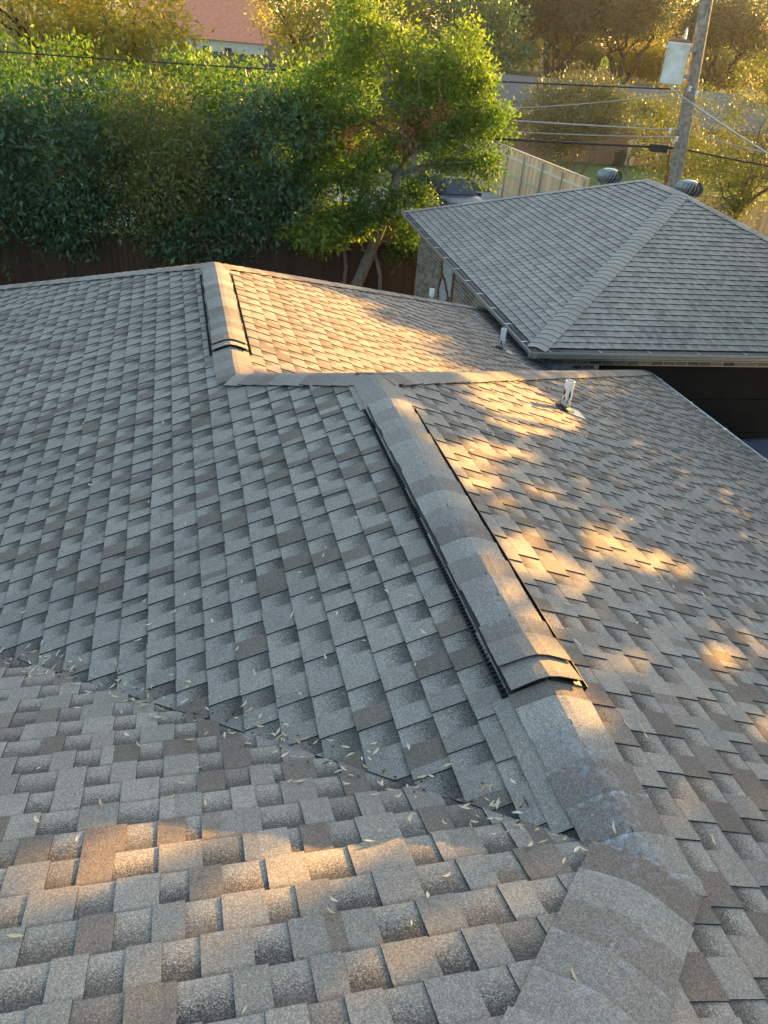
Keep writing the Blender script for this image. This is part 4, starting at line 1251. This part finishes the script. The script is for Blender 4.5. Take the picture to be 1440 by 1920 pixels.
# live oaks far behind on the right
def oak(base, seed, label, spread, hc, nfork):
    rnd = random.Random(seed); r = np.random.default_rng(seed)
    z0 = float(terrain_z(base[0], base[1]))
    root = empty('live_oak', (base[0], base[1], z0), label, 'tree', 'live oaks on the far street')
    b = MB(); B0 = Vector((base[0], base[1], z0))
    tops = []
    for k in range(nfork):
        a = math.pi * (k + .5) / nfork + rnd.uniform(-.2, .2)
        f0 = B0 + dn * .5
        d = Vector((math.cos(a), rnd.uniform(-.4, .4), 0))
        mid_ = f0 + d * rnd.uniform(1.2, 2.0) + dn * rnd.uniform(1.8, 2.6)
        e = f0 + d * rnd.uniform(2.5, 4.5) + dn * rnd.uniform(4.5, 6.0)
        p1 = limb(b, B0 - dn * .3, mid_, .48, .30, rnd, 5, .10, 9)
        p2 = limb(b, mid_, e, .31, .15, rnd, 6, .18, 8)
        for q in range(4):
            s_ = p2[rnd.randint(2, 6)]
            e2 = s_ + Vector((rnd.uniform(-1, 1) * 2.5, rnd.uniform(-1, 1) * 1.5, rnd.uniform(1.0, 3.0)))
            limb(b, s_, e2, .15, .05, rnd, 5, .2, 6); tops.append(e2)
        tops.append(e)
    b.build('trunk', M['barkdark'], root, True)
    bl = [(tuple(t + dn * 1.2), (2.4, 2.0, 1.4), 26) for t in tops] + [((B0.x, B0.y, z0 + hc), (spread, spread * .7, 2.6), 190)]
    V, T = crown_leaves(bl, r, 34, .55, .34, shell=.2, rough=.3)
    quads_mesh('crown', V, T, M['leafoak'], root)
oak((37.2, 101.5), 201, 'dark live oak leftmost of the far row, forked low', 6.0, 9.6, 4)
oak((43.2, 100.0), 202, 'dark live oak with wide forks above the grey neighbouring ridge', 6.0, 9.8, 5)
oak((51.5, 99.5), 203, 'live oak with slanting trunk seen right of yellow sign', 5.5, 10.0, 3)
oak((58.5, 93.0), 204, 'live oak with stout trunk behind the transformer', 6.5, 10.2, 4)
oak((67.5, 88.5), 205, 'dark live oak behind the pole top at right', 7.0, 9.6, 4)

# sunlit trees further back
def far_tree(x, y, h, rad, mat, label, seed, n=200, lsize=.5, group='far trees lit by the low sun', zlow=.30):
    z0 = float(terrain_z(x, y))
    tree('far_tree', label, (x, y, z0), (x, y, z0 + h * .35), [((x, y, z0 + h * (zlow + .3)), (rad, rad * .8, h * .40), n), ((x + rad * .4, y - 1, z0 + h * (zlow + .12)), (rad * .7, rad * .6, h * .24), n // 2)],
         mat, M['barkdark'], 'tree', group, seed, 26, .6 * lsize / .4, lsize, .25, 7, twig=1)
FT = [(48, 140, 13, 6, 'leafyellow', 'glowing yellow tree seen through the fork of the leftmost oaks'),
      (60, 139, 12, 6, 'leafyellow', 'yellow tree seen between oaks behind the crossing sign'),
      (73, 132, 13, 6.5, 'leafyellow', 'yellow tree glowing behind the stout trunked oak'),
      (86, 125, 13, 6.5, 'leafyellow', 'yellow tree at right behind the pole top'),
      (99, 112, 14, 7, 'leafolive', 'olive tree at the far right skyline'),
      (41.5, 112, 5.5, 4.2, 'leafyellow', 'low yellow tree under the boughs of the leftmost oaks'),
      (50.5, 112, 5.0, 4.0, 'leafolive', 'low olive tree behind the crossing sign'),
      (58.0, 109, 5.5, 4.2, 'leafyellow', 'low yellow tree left of the transformer'),
      (66.5, 104, 5.5, 4.4, 'leafolive', 'low olive tree behind the transformer'),
      (75.0, 99, 6.0, 4.6, 'leafyellow', 'low yellow tree right of the pole top'),
      (83.0, 92, 6.5, 4.6, 'leafolive', 'low olive tree at the right edge under the oaks')]
for i, (x, y, h, rd, mt, lb) in enumerate(FT):
    far_tree(x, y, h, rd, M[mt], lb, 220 + i, 150, .5)
FL = [(-17.0, 60, 11, 4.5, 'leafyellow', 'orange tinted tree in the upper left corner'),
      (-10.0, 66, 11, 5.0, 'leafyellow', 'golden tree along the top left, second from the corner'),
      (-3.6, 64, 10, 4.2, 'leafyellow', 'golden tree just left of the orange roof'),
      (-6.5, 44, 5.2, 3.6, 'leafgreen', 'low green tree beyond the alley at left'),
      (0.5, 46, 5.0, 3.2, 'leafgreen', 'low green tree beyond the alley below the plum roof'),
      (14.5, 70, 11, 4.2, 'leafolive', 'olive tree between the orange roof and the tall green tree'),
      (11.0, 90, 13, 5.0, 'leafyellow', 'yellow tree right of the orange roof'),
      (6.5, 43.5, 5.6, 3.0, 'leafgreen', 'green shrubby tree beyond the alley behind the tall tree'),
      (22.0, 72, 13, 5.0, 'leafdark', 'dark blue green tree at top centre'),
      (25.0, 84, 17, 5.0, 'leafdark', 'broad dark tree at top centre left of the oaks')]
for i, (x, y, h, rd, mt, lb) in enumerate(FL):
    far_tree(x, y, h, rd, M[mt], lb, 240 + i, 150 if mt == 'leafyellow' else 210, .30 if y < 50 else .38)
# skyline wood reading as one mass
r = np.random.default_rng(500)
bl = []
for k in range(46):
    a = -0.55 + k * .033
    D_ = 210 + 25 * math.sin(k * 1.7)
    x, y = D_ * math.sin(a + .28), D_ * math.cos(a + .28)
    bl.append(((x, y, float(terrain_z(x, y)) + 7.5), (9, 6, 9 + 2 * math.sin(k * 2.3)), 60))
V, T = crown_leaves(bl, r, 22, 1.3, 1.0, shell=.3)
o = quads_mesh('treeline', V, T, M['leafolive']); tag(o, 'distant wooded skyline behind the houses', kind='stuff')

# ------------------------------------------------------------------ trees to the right of the frame whose crowns shade the roof
AA = Vector((math.sin(SUN_AZ), math.cos(SUN_AZ), 0)); QQ = Vector((-AA.y, AA.x, 0))
# gaps cut in the crowns so that sun patches fall here (x, y on each slope)
GAPS_E = [[(1.15, 4.99), (1.54, 5.41), (1.74, 5.30), (1.91, 5.13), (1.82, 4.82), (1.34, 4.38), (1.10, 4.31), (1.03, 4.54)],
          [(0.02, 3.62), (0.15, 3.73), (0.17, 3.53), (0.08, 3.33), (-0.01, 3.35)],
          [(0.21, 3.16), (0.47, 3.42), (0.80, 3.56), (0.82, 3.45), (0.52, 3.18), (0.57, 3.03), (0.34, 2.81), (0.24, 2.82), (0.23, 2.99)],
          [(-0.01, 3.14), (0.18, 3.26), (0.15, 3.11), (-0.01, 3.01)],
          [(0.11, 2.96), (0.18, 2.94), (0.15, 2.76), (0.09, 2.78)],
          [(0.20, 2.12), (0.43, 2.30), (0.54, 2.24), (0.62, 2.12), (0.57, 1.99), (0.40, 1.94), (0.27, 1.95), (0.18, 1.99)],
          [(0.93, 2.73), (1.12, 2.83), (1.19, 2.72), (0.94, 2.55)],
          [(1.01, 2.49), (1.32, 2.66), (1.59, 2.63), (1.58, 2.46), (1.27, 2.40), (1.02, 2.37)],
          [(-0.01, 1.62), (0.12, 1.67), (0.19, 1.57), (0.14, 1.47), (0.03, 1.48), (-0.01, 1.53)],
          [(-0.03, 1.22), (0.14, 1.27), (0.17, 1.19), (-0.02, 1.12), (-0.04, 1.16)],
          [(-0.03, 1.08), (0.07, 1.10), (0.13, 1.01), (0.18, 0.95), (0.10, 0.88), (0.00, 0.88), (-0.03, 0.96)],
          [(0.88, 1.02), (0.99, 1.01), (0.83, 0.82), (0.80, 0.87)],
          [(0.56, 0.76), (0.69, 0.73), (0.71, 0.68), (0.60, 0.63), (0.54, 0.67)],
          [(0.48, 1.48), (0.70, 1.52), (0.69, 1.40), (0.50, 1.34)],
          [(1.21, 1.75), (1.39, 1.71), (1.28, 1.61), (1.13, 1.61)],
          [(0.77, 1.75), (0.96, 1.78), (0.96, 1.69), (0.80, 1.66)],
          [(-0.06, 0.11), (0.06, 0.14), (0.20, 0.09), (0.15, 0.04), (0.02, 0.04)],
          [(-0.02, 0.24), (0.09, 0.25), (0.09, 0.19), (-0.01, 0.18)]]
GAPS_N = [[(-1.50, 0.90), (-1.41, 0.94), (-1.29, 0.95), (-1.24, 0.93), (-1.14, 0.86), (-1.14, 0.81), (-1.25, 0.81), (-1.34, 0.76), (-1.37, 0.65), (-1.45, 0.66), (-1.48, 0.75)],
          [(-1.80, 0.77), (-1.70, 0.79), (-1.61, 0.79), (-1.58, 0.66), (-1.66, 0.62), (-1.73, 0.61), (-1.79, 0.60)],
          [(-0.97, 0.76), (-0.75, 0.76), (-0.60, 0.72), (-0.50, 0.67), (-0.62, 0.66), (-0.73, 0.64), (-0.92, 0.52), (-1.08, 0.54), (-1.07, 0.65)],
          [(-1.75, 0.51), (-1.68, 0.54), (-1.65, 0.58), (-1.64, 0.49), (-1.70, 0.46)],
          [(-1.19, 0.63), (-1.12, 0.64), (-1.09, 0.55), (-1.18, 0.55)],
          [(-0.55, 0.58), (-0.47, 0.57), (-0.45, 0.45), (-0.55, 0.45)],
          [(-0.64, 0.26), (-0.50, 0.28), (-0.50, 0.17), (-0.61, 0.16)]]
GAPS_W = [[(-0.91, 5.12), (-0.88, 5.69), (-0.84, 8.13), (-0.44, 8.48), (0.05, 8.95), (0.46, 9.03), (0.86, 9.29), (1.71, 10.03), (1.07, 8.93), (1.07, 8.62), (1.85, 9.11), (2.92, 9.98), (1.48, 8.28), (1.69, 8.04), (2.01, 7.87), (0.55, 6.32), (-0.88, 5.00)]]

rg = random.Random(12)
for k in range(34):      # many small chinks as well
    x, y, a_, b_ = rg.uniform(.25, 2.6), rg.uniform(-.2, 3.2), rg.uniform(.05, .13), rg.uniform(.04, .09)
    GAPS_E.append([(x + a_ * math.cos(t), y + b_ * math.sin(t)) for t in np.linspace(0, 5.6, 7)])
for k in range(8):
    x, y, a_, b_ = rg.uniform(-1.95, -.3), rg.uniform(.02, .62), rg.uniform(.06, .12), rg.uniform(.05, .08)
    GAPS_N.append([(x + a_ * math.cos(t), y + b_ * math.sin(t)) for t in np.linspace(0, 5.6, 7)])
def in_poly(P, poly, grow=1.0):
    c = np.mean(np.array(poly), axis=0)
    V_ = c + (np.array(poly) - c) * grow
    inside = np.zeros(len(P), bool)
    j = len(V_) - 1
    for i in range(len(V_)):
        xi, yi = V_[i]; xj, yj = V_[j]
        cond = ((yi > P[:, 1]) != (yj > P[:, 1])) & (P[:, 0] < (xj - xi) * (P[:, 1] - yi) / (yj - yi + 1e-12) + xi)
        inside ^= cond; j = i
    return inside
def land(L, nrm, c):
    s_ = np.array(SUN); nrm = np.array(nrm)
    return L - ((L @ nrm - c) / (s_ @ nrm))[:, None] * s_
def shade_keep(L):
    Pe, Pn, Pw = land(L, (S, 0, 1.0), ZR), land(L, (0, S, 1.0), ZR + S * Y0), land(L, (S, 0, 1.0), ZR - 2 * S * W2)
    k = np.ones(len(L), bool)
    for g_ in GAPS_E: k &= ~in_poly(Pe, g_, 1.68)
    for g_ in GAPS_N: k &= ~in_poly(Pn, g_, 1.6)
    for g_ in GAPS_W: k &= ~in_poly(Pw, g_, 1.02)
    return k
def AQ(a, q, z): p = AA * a + QQ * q; return (p.x, p.y, z)
SG = 'shade trees right of the driveway'
tree('shade_tree', 'tall shade tree right of the driveway, nearest the street', AQ(16.5, -4.5, 0), AQ(15.5, -4.4, 3.0),
     [(AQ(14, -4.2, 6.6), (2.4, 2.4, 2.9), 420), (AQ(14, -7.5, 6.4), (2.6, 2.6, 2.8), 220)], M['leafgreen'], M['barkgrey'], 'tree', SG, 301, 70, .30, .15, .2, shell=.05, keep=shade_keep, limbs=5, twig=1)
tree('shade_tree', 'tall shade tree right of the driveway, opposite the main ridge', AQ(16.5, 1.2, 0), AQ(15.5, 1.0, 3.0),
     [(AQ(14, .6, 6.8), (2.6, 2.6, 2.8), 520), (AQ(14, .2, 4.6), (2.6, 2.6, 1.9), 260), (AQ(15.5, 2.8, 3.9), (1.4, 1.4, 1.0), 140), (AQ(15, 3.4, 5.9), (1.3, 1.3, 2.6), 200)], M['leafgreen'], M['barkgrey'], 'tree', SG, 302, 70, .30, .15, .2, shell=.05, keep=shade_keep, limbs=5, twig=1)
tree('shade_tree', 'lower shade tree beyond the garage, in line with the wing', AQ(31, 5.6, 0), AQ(31, 5.6, 2.0),
     [(AQ(31, 5.4, 5.2), (2.3, 2.3, 2.2), 420), (AQ(31, 7.6, 6.0), (1.6, 1.6, 2.4), 260)], M['leafolive'], M['barkgrey'], 'tree', SG, 303, 60, .30, .15, .16, shell=.05, keep=shade_keep, limbs=5, twig=1)
tree('shade_tree', 'taller shade tree beyond the garage, next to the right edge', AQ(32, 9.6, 0), AQ(32, 9.6, 2.5),
     [(AQ(32, 9.4, 6.2), (2.2, 2.2, 3.0), 420)], M['leafolive'], M['barkgrey'], 'tree', SG, 304, 60, .30, .15, .18, shell=.05, keep=shade_keep, limbs=5, twig=1)

# ------------------------------------------------------------------ neighbouring houses
nb = empty('brick_house', (26, 58, 0), 'red brick house with grey roof behind the wide bush', 'house')
x0, x1, ya, yb, ze, zr_ = 18.8, 46, 54.2, 66.0, 2.72, 4.75
yr = (ya + yb) / 2
MB().add([(x0 + .5, ya + .5, -.1), (x1 - .5, ya + .5, -.1), (x1 - .5, ya + .5, ze), (x0 + .5, ya + .5, ze), (x0 + .5, yb - .5, -.1), (x1 - .5, yb - .5, -.1), (x1 - .5, yb - .5, ze), (x0 + .5, yb - .5, ze)],
         [(0, 1, 2, 3), (5, 4, 7, 6), (4, 0, 3, 7), (1, 5, 6, 2)]).build('wall', M['brickfar'], nb)
rf = MB().add([(x0, ya, ze), (x1, ya, ze), (x1 - 5, yr, zr_), (x0 + 2.2, yr, zr_), (x0, yb, ze), (x1, yb, ze)], [(0, 1, 2, 3), (4, 0, 3), (5, 4, 3, 2), (1, 5, 2)]).build('roof', M['roofgrey'], nb)
MB().box(((x0 + x1) / 2, ya + .02, ze - .1), ((x1 - x0) / 2, .03, .09)).build('fascia', M['soffit'], nb)
for k in range(14):      # shingle courses as slim steps on the far roof
    t = (k + .5) / 14
    L_ = MB(); xa, xb = x0 + 2.2 * t, x1 - 5 * t
    L_.box(((xa + xb) / 2, ya + (yr - ya) * t, ze + (zr_ - ze) * t + .012), ((xb - xa) / 2, .22, .012), Matrix.Rotation(math.atan2(zr_ - ze, yr - ya), 3, 'X'))
    L_.build('shingle_course', M['roofgrey'], rf)
MB().box((31.0, ya + .46, 1.45), (.75, .05, .65)).build('window', M['glass'], nb)
MB().box((33.4, ya + .46, 1.05), (.48, .05, 1.05)).build('door', M['paintwhite'], nb)

sh = empty('shed', (3, 78, 0), 'low building with plum brown roof beyond the left trees', 'building')
MB().box((4.0, 79.5, 1.1), (4.8, 3.0, 1.1)).build('wall', M['paintwhite'], sh)
MB().add([(-1.6, 75.8, 2.2), (9.6, 75.8, 2.3), (7.0, 79.5, 3.9), (1.0, 79.5, 3.9), (-1.6, 83.2, 2.2), (9.6, 83.2, 2.3)], [(0, 1, 2, 3), (4, 0, 3), (1, 5, 2), (5, 4, 3, 2)]).build('roof', M['purple'], sh)

ob = empty('white_building', (5, 140, 0), 'white walled building with big terracotta orange roof at top left', 'building')
MB().box((4.0, 143, 1.5), (9, 3.0, 1.5)).build('wall', M['paintwhite'], ob)
MB().add([(-6, 139.4, 3.0), (14, 139.4, 3.0), (14, 150, 11), (-6, 150, 11), (-6, 160, 3), (14, 160, 3)], [(0, 1, 2, 3), (3, 2, 5, 4), (0, 3, 4), (1, 5, 2)]).build('roof', M['orange'], ob)
for k in range(4): MB().box((-2 + k * 3.2, 139.96, 1.5), (.5, .06, .6)).build('window', M['glass'], ob)

# ------------------------------------------------------------------ small things
sg = empty('crossing_sign', (46.8, 100.2, 3.1), 'yellow pentagonal crossing sign on a pole among the oaks', 'sign')
zs = float(terrain_z(46.8, 95))
MB().tube([(46.8, 95, zs - .2), (46.8, 95, 5.9)], .045, 8).build('post', M['yellow'], sg)
fd = Vector((-.42, -.9, 0)).normalized(); sd_ = Vector((-fd.y, fd.x, 0))
pc = Vector((46.8, 95, 5.55)) + fd * .06
pent = [(-.42, -.45), (.42, -.45), (.42, .15), (0, .55), (-.42, .15)]
a = [pc + sd_ * x + dn * z for x, z in pent]
MB().add(a + [p - fd * .03 for p in a], [(0, 1, 2, 3, 4), (9, 8, 7, 6, 5)] + [(k, 5 + k, 5 + (k + 1) % 5, (k + 1) % 5) for k in range(5)]).build('plate', M['yellow'], sg)
b = MB()
for (x, z, w, h) in ((-.12, .20, .05, .06), (-.12, .02, .06, .12), (-.16, -.20, .03, .12), (-.07, -.20, .03, .12), (.14, .12, .045, .05), (.14, -.03, .05, .10), (.11, -.21, .025, .10), (.18, -.21, .025, .10)):
    b.box(pc + fd * .012 + sd_ * x + dn * z, (w, .004, h), Matrix(((sd_.x, fd.x, 0), (sd_.y, fd.y, 0), (0, 0, 1))))
b.build('walking_figures', M['signblack'], sg)

tb = empty('trash_bin', (28.6, 53.6, 0), 'dark wheeled trash bin against the brick wall', 'bin')
b = MB(); c0 = Vector((28.6, 53.6, 0))
vs = []
for z, w, d in ((.06, .24, .26), (.95, .31, .36)):
    for sx, sy in ((-1, -1), (1, -1), (1, 1), (-1, 1)): vs.append(c0 + Vector((sx * w, sy * d, z)))
b.add(vs, [(0, 1, 5, 4), (1, 2, 6, 5), (2, 3, 7, 6), (3, 0, 4, 7), (3, 2, 1, 0)]); b.build('body', M['bin'], tb)
MB().add([c0 + Vector(p) for p in ((-.34, -.40, .95), (.34, -.40, .95), (.34, .36, .98), (-.34, .36, .98), (-.28, -.34, 1.03), (.28, -.34, 1.03), (.28, .3, 1.08), (-.28, .3, 1.08))],
         [(4, 5, 6, 7), (0, 1, 5, 4), (1, 2, 6, 5), (2, 3, 7, 6), (3, 0, 4, 7)]).build('lid', M['bin'], tb)
for sx in (-1, 1): MB().tube([c0 + Vector((sx * .24, .3, .11)), c0 + Vector((sx * .30, .3, .11))], .11, 14).build('wheel', M['tyre'], tb)
for k in range(4):
    x = 29.5 + k * .17
    lb = MB().box((x, 54.35, .85), (.07, .02, .90 + .06 * k), Matrix.Rotation(.28, 3, 'X') @ Matrix.Rotation(-.10, 3, 'Y'))
    tag(lb.build('lumber_board', M['cedarrail']), ['leftmost of four pale boards leaning by the trash bin', 'second of four pale boards leaning by the trash bin',
        'third of four pale boards leaning by the trash bin', 'rightmost of four pale boards leaning by the trash bin'][k], 'board', 'leaning boards')
pt2 = empty('patio_table', (31.2, 53.0, 0), 'dark patio table by the brick wall behind the pole', 'table')
MB().box((31.2, 53.0, .72), (.7, .45, .02)).build('table_top', M['bin'], pt2)
for sx in (-1, 1):
    for sy in (-1, 1): MB().tube([(31.2 + sx * .6, 53 + sy * .35, 0), (31.2 + sx * .6, 53 + sy * .35, .70)], .03, 6).build('leg', M['bin'], pt2)
bk = empty('bucket', (31.0, 52.95, .74), 'pale plastic bucket on the dark patio table', 'bucket')
MB().lathe((31.0, 52.95, .74), [(.13, 0), (.16, .33), (.17, .34), (.15, .34), (.12, .03)], 14).build('shell', M['porcelain'], bk, True)
MB().tube([(31.0 + .16 * math.cos(t), 52.95, 1.08 + .13 * math.sin(t)) for t in np.linspace(0, math.pi, 9)], .008, 5).build('handle', M['metal'], bk)

# dry leaves fallen on the shingles
def on_west(x, y): return P3(x, y, ZR + S * x), nW
def on_east(x, y): return P3(x, y, ZR - S * x), nE
def on_north(x, y): return P3(x, y, ZR - S * (y - Y0)), nN
rl = random.Random(9)
spots = []
for k in range(210):          # gathered in the valley
    t = rl.uniform(.05, 3.2) if k % 3 else rl.choice([.30, .62, .98, 1.45, 1.5, 1.95, 2.5]) + rl.gauss(0, .05)
    o_ = rl.gauss(0, .045)
    x, y = -t + o_, Y0 + t + o_ + abs(rl.gauss(0, .02))
    spots.append(on_west(x, y) if o_ > 0 else on_north(x - .03, y - .03))
for k in range(120):
    x, y = rl.uniform(-3.2, -.3), rl.uniform(-.2, 2.6)
    spots.append(on_north(x, y) if y < Y0 - x else on_west(x, y))
for k in range(110):
    x, y = rl.uniform(-4.5, -.3), rl.uniform(1.2, 7.0)
    if y > Y0 - x + .05: spots.append(on_west(x, y))
for k in range(620):
    x, y = rl.uniform(.25, 5.8), rl.uniform(.2, 8.5)
    if y < Y1 + x - .3: spots.append(on_east(x, y))
for k in range(60):
    x, y = rl.uniform(-.3, 4.2), rl.uniform(5.5, 10.5)
    if y < Y2 + x + W2 - .3 and y > Y1 + 2 * W2 + x + .15: spots.append((P3(x, y, ZR - S * (x + 2 * W2)), nE))
def leaf_geo(P, nn, L, a, curl, r_):
    t = Vector((math.cos(a), math.sin(a), 0)); t = (t - nn * t.dot(nn)).normalized(); w = nn.cross(t)
    z = .016
    wd = L * r_.uniform(.09, .16)
    lift = r_.uniform(0, .012)
    pts = []
    for s_, wk in ((0, .05), (.25, .8), (.5, 1), (.75, .7), (1, .05)):
        c = P + t * (s_ - .5) * L + nn * (z + lift * s_ + curl * (s_ - .5) ** 2) + w * .12 * L * math.sin(s_ * 2.5)
        pts += [c - w * wd * wk + nn * wd * .5 * wk, c, c + w * wd * wk + nn * wd * .5 * wk]
    f = []
    for i in range(4):
        f += [(i * 3, i * 3 + 1, i * 3 + 4, i * 3 + 3), (i * 3 + 1, i * 3 + 2, i * 3 + 5, i * 3 + 4)]
    return pts, f
crumbs = MB()
for k in range(230):         # dark crumbs and twigs washed into the valley
    t = rl.uniform(.03, 3.3); o_ = rl.gauss(0, .03)
    P, nn = (on_west if o_ > 0 else on_north)(-t + o_, Y0 + t + o_)
    a = rl.uniform(0, 6.28); d = Vector((math.cos(a), math.sin(a), 0)); d = (d - nn * d.dot(nn)).normalized(); w_ = nn.cross(d)
    L = rl.uniform(.003, .009) if k % 9 else rl.uniform(.015, .03); wd = .0035 if k % 6 else .0013
    c = P + nn * .014
    crumbs.add([c - d * L + nn * .002, c + w_ * wd, c + d * L + nn * .002, c - w_ * wd, c + nn * .006], [(0, 1, 4), (1, 2, 4), (2, 3, 4), (3, 0, 4)])
o = crumbs.build('valley_debris', M['debris']); tag(o, 'dark crumbs and twigs gathered in the roof valley', kind='stuff')
lit = MB(); indiv = []
for (P, nn) in spots:
    L = rl.uniform(.022, .044) * (1.25 if P.x > 0 else 1)
    pts, f = leaf_geo(P, nn, L, rl.uniform(0, 6.28), rl.uniform(0, .03), rl)
    lit.add(pts, f, tone=min(1, max(0, rl.gauss(.72, .25))))
o = lit.build('fallen_leaves', M['litter']); tag(o, 'scattered slim dry straw coloured leaves littering the shingles', kind='stuff')
b = MB()
P, nn = on_north(-1.78, .36)
for a in (.2, .55, -.2):
    pts, f = leaf_geo(P + Vector((.01 * a, .02 * a, 0)), nn, .06, a, .05, rl); b.add(pts, f, tone=.7)
tag(b.build('curled_leaf', M['litter']), 'largest curled dry leaf at lower left on the near shingles', 'leaf')

# ------------------------------------------------------------------ thin haze volume, added to stand in for the sun's glare
hb_ = MB().box((100, 590, 13.0), (540, 840, 16.0))
hm, hnt, hbsdf = new_mat('glare_haze')
hnt.nodes.remove(hbsdf)
pv = N(hnt, 'ShaderNodeVolumePrincipled')
pv.inputs['Color'].default_value = (0.95, 0.94, 0.92, 1)
pv.inputs['Density'].default_value = 0.00018
pv.inputs['Anisotropy'].default_value = 0.62
hnt.links.new(pv.outputs[0], [n for n in hnt.nodes if n.type == 'OUTPUT_MATERIAL'][0].inputs['Volume'])
tag(hb_.build('haze', hm), 'thin haze added for the golden evening glare', kind='stuff')
